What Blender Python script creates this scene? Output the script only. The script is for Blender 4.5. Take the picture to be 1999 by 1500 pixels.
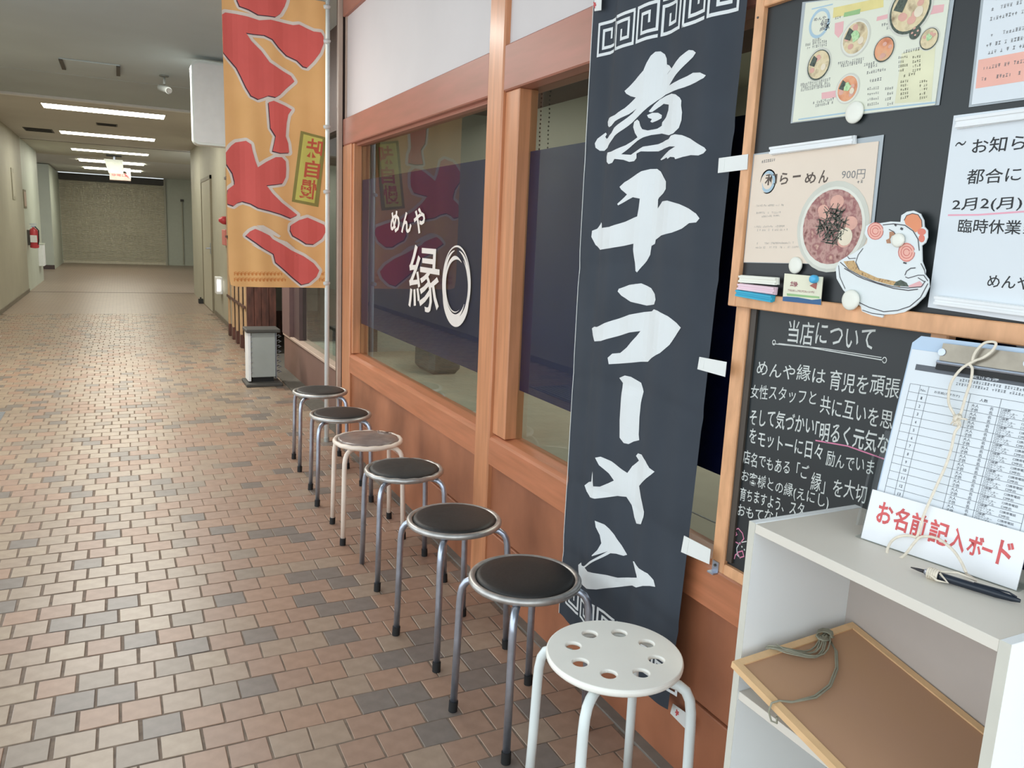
import bpy, bmesh, math, random
from mathutils import Vector, Matrix, noise
from math import sin, cos, pi, radians, sqrt, hypot, atan2
random.seed(7)
S = bpy.context.scene
C = S.collection
for o in list(bpy.data.objects): bpy.data.objects.remove(o)

# ------------------------------------------------------------------ camera
YAW, PITCH, ROLL, FPX, CH = radians(26.52), radians(10.44), radians(2.58), 1535.5, 1.45
FW = Vector((sin(YAW)*cos(PITCH), cos(YAW)*cos(PITCH), -sin(PITCH)))
_rt = Vector((cos(YAW), -sin(YAW), 0)); _up = _rt.cross(FW)
RT = cos(ROLL)*_rt + sin(ROLL)*_up
UP = -sin(ROLL)*_rt + cos(ROLL)*_up
EYE = Vector((0, 0, CH))
cam = bpy.data.objects.new('camera', bpy.data.cameras.new('camera')); C.objects.link(cam)
cam.data.sensor_width = 36; cam.data.lens = FPX/1999*36; cam.data.clip_start = 0.02; cam.data.clip_end = 200
M = Matrix((RT, UP, -FW)).transposed().to_4x4(); M.translation = EYE
cam.matrix_world = M
S.camera = cam

# ------------------------------------------------------------------ world, light, exposure
w = bpy.data.worlds.new('world'); S.world = w; w.use_nodes = True
w.node_tree.nodes['Background'].inputs[0].default_value = (0.86, 0.94, 1.0, 1)
w.node_tree.nodes['Background'].inputs[1].default_value = 1.9
S.view_settings.view_transform = 'Standard'; S.view_settings.look = 'None'
S.view_settings.exposure = 0.25; S.view_settings.gamma = 1; S.view_settings.use_curve_mapping = False
LAMP = 17.0          # corridor fluorescent strips
def area(name, loc, size, power, col, rot):
    l = bpy.data.lights.new(name, 'AREA'); l.shape = 'RECTANGLE'; l.size, l.size_y = size
    l.energy = power; l.color = col
    o = bpy.data.objects.new(name, l); C.objects.link(o); o.location = loc; o.rotation_euler = rot
    return o
area('corridor_fill_light', (-.12, 5.6, 2.93), (1.5, .4), 48, (1, .97, .9), (0, 0, 0))  # added fill light for the middle stretch of the corridor, out of view
area('corridor_fill_light', (-.12, 8.6, 2.93), (1.5, .4), 85, (1, .97, .9), (0, 0, 0))  # second added fill, brightens the floor farther along
area('shop_fill_light', (3.0, 2.9, 2.6), (1.5, 3.0), 60, (1, .96, .88), (0, 0, 0))  # added fill that brightens the room behind the panes

# measuring helpers: where the photographed point lies on a real plane of the place
def ray(u, v): return FW + RT*((u-999.5)/FPX) - UP*((v-750)/FPX)
def PX(u, v, X): d = ray(u, v); return EYE + d*(X/d.x)
def PY(u, v, Y): d = ray(u, v); return EYE + d*(Y/d.y)
def PZ(u, v, Z): d = ray(u, v); return EYE + d*((Z-CH)/d.z)

# ------------------------------------------------------------------ materials
def lin(c):
    c = c/255.0
    return c/12.92 if c <= .04045 else ((c+.055)/1.055)**2.4
def L3(rgb): return (lin(rgb[0]), lin(rgb[1]), lin(rgb[2]), 1)
def mat(name, rgb, rough=.6, metal=0, var=.08, scale=12, rgb2=None, bump=0, spec=.5, stretch=None, emit=0, coat=0, trans=0, alpha=1):
    m = bpy.data.materials.new(name); m.use_nodes = True
    nt = m.node_tree; b = nt.nodes['Principled BSDF']
    b.inputs['Roughness'].default_value = rough; b.inputs['Metallic'].default_value = metal
    b.inputs['Specular IOR Level'].default_value = spec
    b.inputs['Coat Weight'].default_value = coat; b.inputs['Coat Roughness'].default_value = .2
    b.inputs['Transmission Weight'].default_value = trans; b.inputs['Alpha'].default_value = alpha
    tc = nt.nodes.new('ShaderNodeTexCoord'); mp = nt.nodes.new('ShaderNodeMapping')
    nt.links.new(tc.outputs['Object'], mp.inputs[0])
    if stretch: mp.inputs['Scale'].default_value = stretch
    n = nt.nodes.new('ShaderNodeTexNoise'); n.inputs['Scale'].default_value = scale; n.inputs['Detail'].default_value = 5
    nt.links.new(mp.outputs[0], n.inputs['Vector'])
    r = nt.nodes.new('ShaderNodeValToRGB')
    a = L3(rgb); c2 = L3(rgb2) if rgb2 else a
    r.color_ramp.elements[0].position = .3; r.color_ramp.elements[1].position = .7
    r.color_ramp.elements[0].color = tuple(x*(1-var) for x in a[:3])+(1,)
    r.color_ramp.elements[1].color = tuple(min(1, x*(1+var)) for x in c2[:3])+(1,)
    nt.links.new(n.outputs['Fac'], r.inputs[0]); nt.links.new(r.outputs[0], b.inputs['Base Color'])
    if emit:
        nt.links.new(r.outputs[0], b.inputs['Emission Color']); b.inputs['Emission Strength'].default_value = emit
    if bump:
        bp = nt.nodes.new('ShaderNodeBump'); bp.inputs['Strength'].default_value = bump; bp.inputs['Distance'].default_value = .002
        nt.links.new(n.outputs['Fac'], bp.inputs['Height']); nt.links.new(bp.outputs[0], b.inputs['Normal'])
    return m
def glassmat(name, tint=(.86, .9, .88), ior=1.46, rough=.012):
    m = bpy.data.materials.new(name); m.use_nodes = True; nt = m.node_tree; nt.nodes.clear()
    out = nt.nodes.new('ShaderNodeOutputMaterial'); mx = nt.nodes.new('ShaderNodeMixShader')
    t = nt.nodes.new('ShaderNodeBsdfTransparent'); t.inputs[0].default_value = tint+(1,)
    g = nt.nodes.new('ShaderNodeBsdfGlossy'); g.inputs['Roughness'].default_value = rough
    f = nt.nodes.new('ShaderNodeFresnel'); f.inputs['IOR'].default_value = ior
    ge = nt.nodes.new('ShaderNodeNewGeometry'); iv = nt.nodes.new('ShaderNodeMath'); iv.operation = 'SUBTRACT'; iv.inputs[0].default_value = 1
    ml = nt.nodes.new('ShaderNodeMath'); ml.operation = 'MULTIPLY'
    nt.links.new(ge.outputs['Backfacing'], iv.inputs[1]); nt.links.new(iv.outputs[0], ml.inputs[0]); nt.links.new(f.outputs[0], ml.inputs[1])
    nt.links.new(ml.outputs[0], mx.inputs[0]); nt.links.new(t.outputs[0], mx.inputs[1]); nt.links.new(g.outputs[0], mx.inputs[2])
    nt.links.new(mx.outputs[0], out.inputs[0]); return m

WOODV = mat('wood_vertical', (198, 134, 92), .38, var=.14, scale=3, rgb2=(202, 138, 98), stretch=(14, 14, 1), bump=.15, coat=.15)
WOODH = mat('wood_horizontal', (186, 118, 80), .4, var=.16, scale=3, rgb2=(182, 114, 80), stretch=(14, 1, 14), bump=.15, coat=.15)
WOODB = mat('wood_upper_beam', (174, 118, 98), .45, var=.16, scale=2.2, rgb2=(164, 106, 90), stretch=(10, 1.2, 10), bump=.1)  # mauve cast of the haze is mixed into this wood colour
WOODP = mat('wood_panel', (150, 92, 64), .42, var=.22, scale=2.5, rgb2=(164, 106, 76), stretch=(4, 1.5, 1), bump=.1, coat=.1)
WOODL = mat('wood_light_frame', (214, 160, 116), .45, var=.1, scale=4, rgb2=(222, 168, 124), stretch=(10, 10, 3))
WOODC = mat('wood_pale_frame', (222, 184, 138), .5, var=.08, scale=5, stretch=(10, 4, 10))
WOODD = mat('wood_dark', (74, 48, 42), .5, var=.3, scale=4, rgb2=(96, 60, 50), stretch=(6, 6, 1.5))
BROWND = mat('brown_dark', (78, 60, 54), .5, var=.1)
BROWNP = mat('brown_panel', (122, 94, 84), .55, var=.08, scale=3)
BEIGES = mat('beige_strip', (188, 166, 150), .5, var=.05)
PLASTER = mat('plaster_white', (214, 208, 206), .75, var=.03, scale=2)
CEILD = mat('ceiling_fitting', (128, 132, 128), .7, var=.04)
WALLM = mat('corridor_wall', (172, 169, 152), .55, var=.05, scale=2.2)
WALLF = mat('corridor_wall_far', (194, 200, 186), .5, var=.04, scale=2.5)
CEIL1 = mat('ceiling_near', (180, 192, 196), .8, var=.05, scale=1.2)
CEIL2 = mat('ceiling_mid', (198, 196, 190), .7, var=.03, scale=1.6)
CEIL3 = mat('ceiling_far', (190, 188, 172), .7, var=.03, scale=2)
GROUT = mat('grout', (120, 104, 90), .85, var=.25, scale=30, bump=.4)
CHROME = mat('brushed_steel', (182, 190, 204), .3, metal=.9, var=.1, scale=40, bump=.05)
CHROMER = mat('worn_steel_rim', (186, 184, 180), .4, metal=.75, var=.18, scale=30, bump=.1)
RUBBER = mat('black_rubber', (26, 26, 26), .7, var=.1)
VINYL = mat('black_vinyl', (36, 34, 32), .5, var=.12, scale=90, bump=.25)
VINYL2 = mat('black_vinyl_grey', (48, 48, 46), .55, var=.12, scale=90, bump=.25)
CREAM = mat('cream_paint', (236, 220, 204), .35, var=.04)
WRAP = mat('wrinkled_brown_film', (126, 112, 106), .25, var=.1, scale=16, rgb2=(140, 126, 120), bump=.9)
WHITEP = mat('white_plastic', (246, 245, 236), .4, var=.02)
WHITEL = mat('white_metal_legs', (226, 234, 232), .3, var=.02)
WHITE = mat('white_matte', (232, 234, 234), .6, var=.03)
PAPER = mat('paper_white', (218, 224, 228), .7, var=.02, scale=5)
TAPE = mat('white_tape', (226, 228, 224), .6, var=.04, scale=8)
PRINTW = mat('white_print', (222, 226, 226), .7, var=.03, scale=6)
BANB = mat('black_cloth', (58, 64, 72), .8, var=.1, scale=5, spec=.3)
NAVY = mat('navy_film', (15, 16, 68), .35, var=.12, scale=1.5, rgb2=(12, 26, 74), spec=.5)
FILMW = mat('white_film_letters', (228, 220, 212), .5, var=.03)
ORANGE = mat('orange_cloth', (244, 188, 122), .8, var=.05, scale=3, rgb2=(246, 192, 130), spec=.2)
ORANGED = mat('orange_cloth_print', (222, 140, 72), .8, var=.05)
REDB = mat('red_cloth_print', (230, 108, 100), .8, var=.06, scale=4, spec=.2)
OUTL = mat('pale_outline_print', (236, 222, 208), .8, var=.03, spec=.2)
SHADE = mat('dark_edge_print', (92, 60, 70), .8, var=.05)
PLQ = mat('yellow_plaque_print', (214, 204, 104), .8, var=.04)
PLQD = mat('olive_plaque_edge', (150, 138, 74), .8, var=.05)
PLQR = mat('red_plaque_letters', (206, 96, 70), .8, var=.05)
BOARD = mat('blackboard_surface', (36, 44, 46), .42, var=.16, scale=3.5, rgb2=(30, 32, 34))
CHALK = mat('white_chalk', (206, 210, 206), .9, var=.12, scale=60)
CHALKP = mat('pink_chalk', (210, 128, 158), .9, var=.1)
INK = mat('black_ink', (44, 46, 48), .7, var=.1)
INKG = mat('grey_ink', (128, 128, 128), .7, var=.1)
INKP = mat('pale_grey_ink', (176, 172, 166), .7, var=.1)
PINKU = mat('pink_underline', (232, 168, 184), .7, var=.05)
REDI = mat('red_marker', (206, 92, 92), .7, var=.15, scale=60)
CAB = mat('cabinet_white', (236, 240, 240), .5, var=.02, scale=4)
CABT = mat('cabinet_top', (218, 212, 200), .5, var=.03, scale=4)
CABE = mat('cabinet_edge', (204, 202, 190), .5, var=.04)
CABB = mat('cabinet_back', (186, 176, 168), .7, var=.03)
CORK = mat('brown_hardboard', (186, 146, 118), .7, var=.07, scale=6, rgb2=(176, 138, 106))
STRING = mat('white_string', (222, 212, 194), .8, var=.08, scale=120)
CORDG = mat('grey_green_cord', (142, 140, 122), .6, var=.1, scale=50)
PENB = mat('dark_blue_pen', (28, 36, 48), .3, var=.05)
BLACK = mat('black_matte', (22, 22, 22), .6, var=.05)
GREYP = mat('grey_panel', (166, 172, 168), .45, metal=.2, var=.06, scale=5)
GREYD = mat('dark_grey', (74, 72, 68), .6, var=.08)
REDP = mat('red_paint', (196, 66, 74), .35, var=.05)
LIGHTM = mat('fluorescent_diffuser', (255, 252, 236), .5, var=0, emit=LAMP)
FOOTL = mat('foot_light_glow', (255, 252, 244), .5, var=0, emit=2.2)
GLASS = glassmat('window_glass')
CLEAR = glassmat('clear_plastic', (.93, .95, .95), 1.45, .05)
INTW = mat('shop_wall', (182, 182, 170), .8, var=.05, scale=2)
INTF = mat('shop_floor', (120, 104, 88), .7, var=.1, scale=4)
INTB = mat('shop_brown', (92, 66, 58), .7, var=.1)
LEAF = mat('green_leaf', (72, 128, 66), .5, var=.2, scale=20)
SHUT = mat('shutter_metal', (194, 188, 168), .5, metal=.1, var=.06, scale=1.5, stretch=(.4, 1, 5))
BLUEM = mat('blue_magnet', (32, 164, 196), .45, var=.04)
PINKM = mat('pink_magnet', (232, 204, 214), .45, var=.04)
CREAMM = mat('cream_magnet', (232, 232, 220), .45, var=.03)
def blend(name, cols, scale, rough=.6):
    m = mat(name, cols[0], rough, scale=scale); nt = m.node_tree
    r = [n for n in nt.nodes if n.type == 'VALTORGB'][0].color_ramp
    for i, c in enumerate(cols):
        p = .28+.44*i/(len(cols)-1)
        e = r.elements[i] if i < 2 else r.elements.new(p)
        e.position = p; e.color = L3(c)
    return m
SOUP = blend('soup_print', [(120, 70, 66), (190, 150, 140), (146, 92, 92), (214, 178, 158)], 55)
SOUP2 = blend('soup_print_orange', [(196, 120, 84), (226, 160, 120), (214, 178, 140)], 40)
SOUP3 = blend('soup_print_pale', [(150, 128, 98), (222, 206, 168), (206, 184, 140)], 45)
NORI = blend('seaweed_print', [(40, 44, 40), (84, 96, 84), (54, 58, 52)], 120)
SCAL = blend('green_onion_print', [(120, 170, 110), (190, 220, 170), (150, 196, 140)], 120)
NOOD = blend('noodle_print', [(120, 90, 60), (206, 172, 120), (160, 120, 80)], 160)
TOPP = mat('topping_print', (216, 166, 150), .6, var=.08, scale=50)
EGGP = mat('pale_topping_print', (226, 214, 190), .6, var=.05, scale=50)
BOWLW = mat('bowl_print', (222, 222, 210), .6, var=.04, scale=20)
BOWLS = mat('bowl_print_shade', (204, 204, 192), .6, var=.04, scale=20)
MENUP = mat('menu_paper', (220, 222, 204), .5, var=.03, scale=8)
POSTP = mat('poster_paper', (226, 210, 192), .5, var=.03, scale=6)
PINKB = mat('pink_print', (236, 178, 162), .6, var=.04)
PINKR = mat('pink_stamp_print', (226, 176, 176), .6, var=.05)
YELB = mat('yellow_print', (222, 208, 140), .6, var=.06, scale=30)
GRNB = mat('green_print', (150, 188, 130), .6, var=.08, scale=30)
BLUB = mat('blue_print', (52, 96, 140), .6, var=.05)
BLUL = mat('light_blue_print', (168, 194, 208), .6, var=.06)
NAVB = mat('dark_print', (60, 68, 82), .6, var=.05)
COMBO = mat('orange_print', (228, 146, 106), .6, var=.04)
COMBP = mat('salmon_print', (222, 128, 110), .6, var=.05)

# ------------------------------------------------------------------ mesh helpers
class MB:
    def __init__(s): s.v = []; s.f = []; s.m = []
    def add(s, vs, fs, mi=0):
        n = len(s.v); s.v += [tuple(p) for p in vs]
        s.f += [tuple(i+n for i in f) for f in fs]; s.m += [mi]*len(fs); return s
    def box(s, x0, x1, y0, y1, z0, z1, c=0, mi=0):
        """box, with optional chamfer c on every edge"""
        if x1 < x0: x0, x1 = x1, x0
        if y1 < y0: y0, y1 = y1, y0
        if z1 < z0: z0, z1 = z1, z0
        if c <= 0:
            vs = [(x, y, z) for x in (x0, x1) for y in (y0, y1) for z in (z0, z1)]
            return s.add(vs, [(0, 1, 3, 2), (4, 6, 7, 5), (0, 4, 5, 1), (2, 3, 7, 6), (0, 2, 6, 4), (1, 5, 7, 3)], mi)
        c = min(c, (x1-x0)*.45, (y1-y0)*.45, (z1-z0)*.45)
        bm = bmesh.new()
        vv = [bm.verts.new((x, y, z)) for x in (x0, x1) for y in (y0, y1) for z in (z0, z1)]
        for f in [(0, 1, 3, 2), (4, 6, 7, 5), (0, 4, 5, 1), (2, 3, 7, 6), (0, 2, 6, 4), (1, 5, 7, 3)]: bm.faces.new([vv[i] for i in f])
        bmesh.ops.bevel(bm, geom=list(bm.edges), offset=c, segments=1, affect='EDGES', profile=.5)
        bm.verts.index_update(); bm.verts.ensure_lookup_table()
        s.add([tuple(v.co) for v in bm.verts], [tuple(v.index for v in f.verts) for f in bm.faces], mi); bm.free(); return s
    def quad(s, a, b, c, d, mi=0): return s.add([a, b, c, d], [(0, 1, 2, 3)], mi)
    def tube(s, pts, r, n=8, cap=True, mi=0, closed=False):
        pts = [Vector(p) for p in pts]; N = len(pts); rs = r if isinstance(r, (list, tuple)) else [r]*N
        ref = None; rings = []
        for i, p in enumerate(pts):
            if closed: t = pts[(i+1) % N]-pts[i-1]
            else: t = pts[min(i+1, N-1)]-pts[max(i-1, 0)]
            if t.length < 1e-9: t = Vector((0, 0, 1))
            t.normalize()
            if ref is None:
                ref = Vector((0, 0, 1)) if abs(t.z) < .9 else Vector((1, 0, 0))
            a = ref - t*ref.dot(t)
            if a.length < 1e-6: a = t.orthogonal()
            a.normalize(); b = t.cross(a); ref = a
            rings.append([p + a*(rs[i]*cos(2*pi*k/n)) + b*(rs[i]*sin(2*pi*k/n)) for k in range(n)])
        vs = [q for rg in rings for q in rg]; fs = []
        for i in range(N if closed else N-1):
            j = (i+1) % N
            for k in range(n): fs.append((i*n+k, i*n+(k+1) % n, j*n+(k+1) % n, j*n+k))
        if cap and not closed: fs += [tuple(range(n-1, -1, -1)), tuple((N-1)*n+k for k in range(n))]
        return s.add(vs, fs, mi)
    def lathe(s, prof, cx, cy, n=48, mi=0, z0=0, cap=True):
        vs = []; fs = []; N = len(prof)
        for r, z in prof:
            for k in range(n): vs.append((cx+r*cos(2*pi*k/n), cy+r*sin(2*pi*k/n), z0+z))
        for i in range(N-1):
            for k in range(n): fs.append((i*n+k, i*n+(k+1) % n, (i+1)*n+(k+1) % n, (i+1)*n+k))
        if cap and prof[0][0] > 1e-6: fs.append(tuple(range(n-1, -1, -1)))
        if cap and prof[-1][0] > 1e-6: fs.append(tuple((N-1)*n+k for k in range(n)))
        return s.add(vs, fs, mi)
    def poly(s, pts, mi=0):
        """flat filled outline (may be concave)"""
        pts = [Vector(p) for p in pts]
        from mathutils.geometry import tessellate_polygon
        return s.add(pts, [tuple(t) for t in tessellate_polygon([pts])], mi)
    def plate(s, pts, off, mi=0):
        """solid slab: outline pts extruded by vector off"""
        pts = [Vector(p) for p in pts]; off = Vector(off); n = len(pts)
        from mathutils.geometry import tessellate_polygon
        t = tessellate_polygon([pts])
        vs = pts+[p+off for p in pts]
        fs = [tuple(x) for x in t]+[tuple(i+n for i in reversed(x)) for x in t]
        fs += [(i, (i+1) % n, n+(i+1) % n, n+i) for i in range(n)]
        return s.add(vs, fs, mi)
    def line(s, pts, wd, nrm, mi=0, closed=False):
        """flat ribbon of width wd through pts, lying on the plane with normal nrm"""
        pts = [Vector(p) for p in pts]; nrm = Vector(nrm).normalized(); N = len(pts); vs = []
        for i, p in enumerate(pts):
            if closed: a = (pts[i]-pts[i-1]).normalized(); b = (pts[(i+1) % N]-pts[i]).normalized()
            else:
                a = (pts[i]-pts[i-1]).normalized() if i else (pts[1]-pts[0]).normalized()
                b = (pts[i+1]-pts[i]).normalized() if i < N-1 else a
            t = (a+b); t = t.normalized() if t.length > 1e-6 else b
            sd = nrm.cross(t); k = 1/max(.35, abs(nrm.cross(b).dot(sd)))
            wdi = wd[i] if isinstance(wd, (list, tuple)) else wd
            vs += [p+sd*wdi*.5*k, p-sd*wdi*.5*k]
        fs = [(2*i, 2*i+1, 2*((i+1) % N)+1, 2*((i+1) % N)) for i in range(N if closed else N-1)]
        return s.add(vs, fs, mi)
    def mesh(s, name, mats, smooth=False):
        me = bpy.data.meshes.new(name); me.from_pydata(s.v, [], s.f)
        for m in (mats if isinstance(mats, (list, tuple)) else [mats]): me.materials.append(m)
        me.polygons.foreach_set('material_index', s.m)
        if smooth: me.polygons.foreach_set('use_smooth', [True]*len(s.f))
        me.update(); return me
    def obj(s, name, mats, parent=None, smooth=False, label=None, kind=None):
        me = s.mesh(name, mats, smooth); o = bpy.data.objects.new(name, me); C.objects.link(o)
        if parent is not None: attach(o, parent)
        if label: o['label'] = label
        if kind: o['kind'] = kind
        return o
def wloc(p):
    v = Vector((0, 0, 0))
    while p is not None: v += p.location; p = p.parent
    return v
def attach(o, parent):
    o.parent = parent; v = wloc(parent); me = o.data
    if v.length > 0: me.transform(Matrix.Translation(-v)); me.update()
def sharp(o, ang=35):
    me = o.data; bm = bmesh.new(); bm.from_mesh(me)
    for f in bm.faces: f.smooth = True
    for e in bm.edges:
        if len(e.link_faces) == 2 and e.calc_face_angle(0) > radians(ang): e.smooth = False
    bm.to_mesh(me); bm.free(); return o
def thing(name, label, cat, loc=(0, 0, 0), group=None, kind=None):
    o = bpy.data.objects.new(name, None); C.objects.link(o); o.location = loc; o.empty_display_size = .05
    if label: o['label'] = label
    if cat: o['category'] = cat
    if group: o['group'] = group
    if kind: o['kind'] = kind
    return o
def tag(o, label, cat, group=None):
    o['label'] = label; o['category'] = cat
    if group: o['group'] = group
    return o
def struct(o): o['kind'] = 'structure'; return o
def dup(root, loc, label):
    r = root.copy(); C.objects.link(r); r.location = loc; r['label'] = label
    for ch in list(root.children):
        c = ch.copy(); C.objects.link(c); c.parent = r
        for g in ch.children:
            d = g.copy(); C.objects.link(d); d.parent = c
    return r

# ---- writing: filled glyph outlines laid on a surface
_fc = {}
def glyphs(body, bold=0):
    key = (body, bold)
    if key in _fc: return _fc[key]
    c = bpy.data.curves.new('t', 'FONT'); c.body = body; c.resolution_u = 2; c.offset = bold
    o = bpy.data.objects.new('t', c); C.objects.link(o); bpy.context.view_layer.update()
    me = bpy.data.meshes.new_from_object(o.evaluated_get(bpy.context.evaluated_depsgraph_get()))
    vs = [(v.co.x, v.co.y) for v in me.vertices]; fs = [tuple(p.vertices) for p in me.polygons]
    bpy.data.objects.remove(o); bpy.data.curves.remove(c); bpy.data.meshes.remove(me)
    if not vs: vs = [(0, 0)]
    xs = [v[0] for v in vs]; ys = [v[1] for v in vs]
    _fc[key] = (vs, fs, min(xs), max(xs), min(ys), max(ys)); return _fc[key]
def write(mb, body, O, U, V, bold=0, mi=0, jit=0):
    """fit the writing into the parallelogram O, O+U, O+V"""
    vs, fs, x0, x1, y0, y1 = glyphs(body, bold); O, U, V = Vector(O), Vector(U), Vector(V)
    if jit and len(body) > 1:
        # hand lettering: each character gets its own slight shift and slant
        n = len(body); out = []
        for x, y in vs:
            t = (x-x0)/(x1-x0); k = min(n-1, int(t*n)); rnd = random.Random(k*31+len(body)*7)
            dy = rnd.uniform(-jit, jit); sl = rnd.uniform(-jit, jit)*.5; sc = 1+rnd.uniform(-jit, jit)*.8
            s = (y-y0)/(y1-y0); out.append((t+sl*(s-.5)/n, .5+(s-.5)*sc+dy))
        return mb.add([O+U*a+V*b for a, b in out], fs, mi)
    return mb.add([O+U*((x-x0)/(x1-x0))+V*((y-y0)/(y1-y0)) for x, y in vs], fs, mi)
def scrawl(mb, O, U, V, mi=0, dens=.75, cell=.9):
    """a line of print too small to read: a row of little dark marks"""
    O, U, V = Vector(O), Vector(U), Vector(V); n = max(2, int(U.length/(V.length*cell)))
    for i in range(n):
        if random.random() > dens+.2: continue
        a = i/n; h = random.uniform(.55, 1); w_ = .7/n
        for yy in (0, .42, .8):
            if random.random() < dens:
                p = O+U*a+V*yy; mb.quad(p, p+U*w_, p+U*w_+V*.2*h, p+V*.2*h, mi)
        p = O+U*(a+w_*.4); mb.quad(p, p+U*w_*.25, p+U*w_*.25+V*h, p+V*h, mi)

# ================================================================== SETTING
XL, XR = -1.66, 1.372
# ---- tiled floor
fl = struct(MB().box(-3.0, 1.42, -2.5, 31, -.06, -.002).obj('floor', GROUT))
DARKPX = [(45,1129),(22,1176),(220,1174),(165,1207),(269,1247),(365,1262),(422,1167),(145,1370),(225,1355),(315,1420),(482,1340),
 (529,1046),(595,1054),(571,1119),(647,1129),(580,1165),(682,1196),(677,1228),(815,1261),(762,1275),(520,1332),(737,1357),(800,1342),(785,1122),(922,1307),
 (50,1067),(150,1095),(437,1041),(375,1016),(175,966),(222,1035),(922,1312),(832,1382),(840,1425),(815,1345),(820,1257),(1072,1397),(833,1362),(980,1330),(895,1120),(1010,1480),(560,1030),(640,960),(700,1000),(330,935),(120,960),(505,1245)]
MIDPX = [(200,1230),(202,1323),(347,1300),(110,1417),(275,1460),(425,1355),(750,1155),(867,1282),(340,1070),(317,957),(222,1015),(600,985),(480,1090),(380,1215),(462,1120),(72,1470),(300,985),(260,1170)]
dark = [PZ(u, v, 0) for u, v in DARKPX]; mid = [PZ(u, v, 0) for u, v in MIDPX]
def tilemat(i, a, b, rough):
    return mat('floor_tile_%d' % i, a, rough, var=.07, scale=22, rgb2=b, bump=.3, spec=.5)
TM = [tilemat(0, (150, 130, 112), (156, 136, 118), .34), tilemat(1, (154, 134, 114), (160, 142, 122), .34),
      tilemat(2, (152, 122, 102), (158, 128, 108), .38), tilemat(3, (148, 130, 112), (152, 134, 116), .33),
      tilemat(4, (148, 120, 102), (154, 126, 108), .38), tilemat(5, (116, 106, 98), (122, 112, 104), .36), tilemat(6, (134, 120, 106), (140, 126, 112), .36)]
PXT, PYT, GX, GY = .1127, .1105, .0095, .0075
def tile_geo(mb, cx, cy, zt, rnd, mi=0, gx=None):
    g = min(1, max(0, (cx if gx is None else gx)+.15)/.5); hx, hy = (PXT-GX*(1-g)-.0042*g)/2, (PYT-GY*(1-g)-.004*g)/2; c = .0016; z0 = -.002
    q = [(-hx, -hy), (hx, -hy), (hx, hy), (-hx, hy)]
    j = [(rnd.uniform(-.0018, .0018), rnd.uniform(-.0015, .0015)) for _ in q]
    lo = [(cx+a+d[0], cy+b+d[1], z0) for (a, b), d in zip(q, j)]
    md = [(x, y, zt-c*.6) for x, y, z in lo]
    tp = [(cx+(a+d[0])*(1-c/hx), cy+(b+d[1])*(1-c/hy), zt) for (a, b), d in zip(q, j)]
    fs = [(8, 9, 10, 11)]
    for k in range(4):
        l = (k+1) % 4; fs += [(k, l, 4+l, 4+k), (4+k, 4+l, 8+l, 8+k)]
    mb.add(lo+md+tp, fs, mi)
protos = []
for k in range(len(TM)):
    row = []
    for v in range(3):
        mb = MB(); tile_geo(mb, 0, 0, 0, random.Random(k*5+v), gx=(-.3, .1, .5)[v]); row.append(mb.mesh('tile', TM[k]))
    protos.append(row)
cands = []
ny0, y = 0, 2.248-.1105*12
rowi = 0
while y < 14.0:
    xo = -.004+.0555*((rowi) % 2)+random.uniform(-.012, .012)
    if rowi == 12: xo = -.004
    if rowi == 13: xo = .056
    k0 = -40
    for k in range(-15, 14):
        x = xo+k*PXT+PXT/2; yc = y+PYT/2
        if x-PXT/2 < XL-.01 or x > 1.30: continue
        cands.append((x, yc+x*-.006))
    y += PYT; rowi += 1
def inframe(p):
    d = Vector((p[0], p[1], 0))-EYE; z = d.dot(FW)
    if z <= .1: return None
    u = 999.5+FPX*d.dot(RT)/z; v = 750-FPX*d.dot(UP)/z
    return (u, v) if -20 < u < 1500 and v < 1515 else None
def pick(p, rnd):
    for q in dark:
        if abs(q.x-p[0]) < .06 and abs(q.y-p[1]) < .056: return 5
    for q in mid:
        if abs(q.x-p[0]) < .06 and abs(q.y-p[1]) < .056: return 6
    r = rnd.random()
    if p[1] > 4.2 or p[0] < -1.2:
        if r < .09: return 5
        if r < .17: return 6
    if p[0] > .25 and p[1] < 6: return 2 if r < .3 else (4 if r < .75 else 0)
    return 0 if r < .3 else (1 if r < .55 else (3 if r < .75 else (2 if r < .9 else 4)))
vis = sorted([(hypot(p[0], p[1]), i) for i, p in enumerate(cands) if inframe(p)])
single = set(i for _, i in vis[:298])
stuff = MB()
for i, p in enumerate(cands):
    rnd = random.Random(i); m = pick(p, rnd); zt = rnd.uniform(-.0008, .0004)
    if i in single:
        o = bpy.data.objects.new('tile', protos[m][0 if p[0] < -.02 else (1 if p[0] < .22 else 2)]); C.objects.link(o); o.parent = fl
        o.location = (p[0], p[1], zt); o.rotation_euler = (rnd.uniform(-.004, .004), rnd.uniform(-.004, .004), rnd.uniform(-.008, .008)+(pi if rnd.random() < .5 else 0))
    else: tile_geo(stuff, p[0], p[1], zt, rnd, m)
stuff.obj('far_tiles', TM, fl, kind='stuff')
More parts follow.
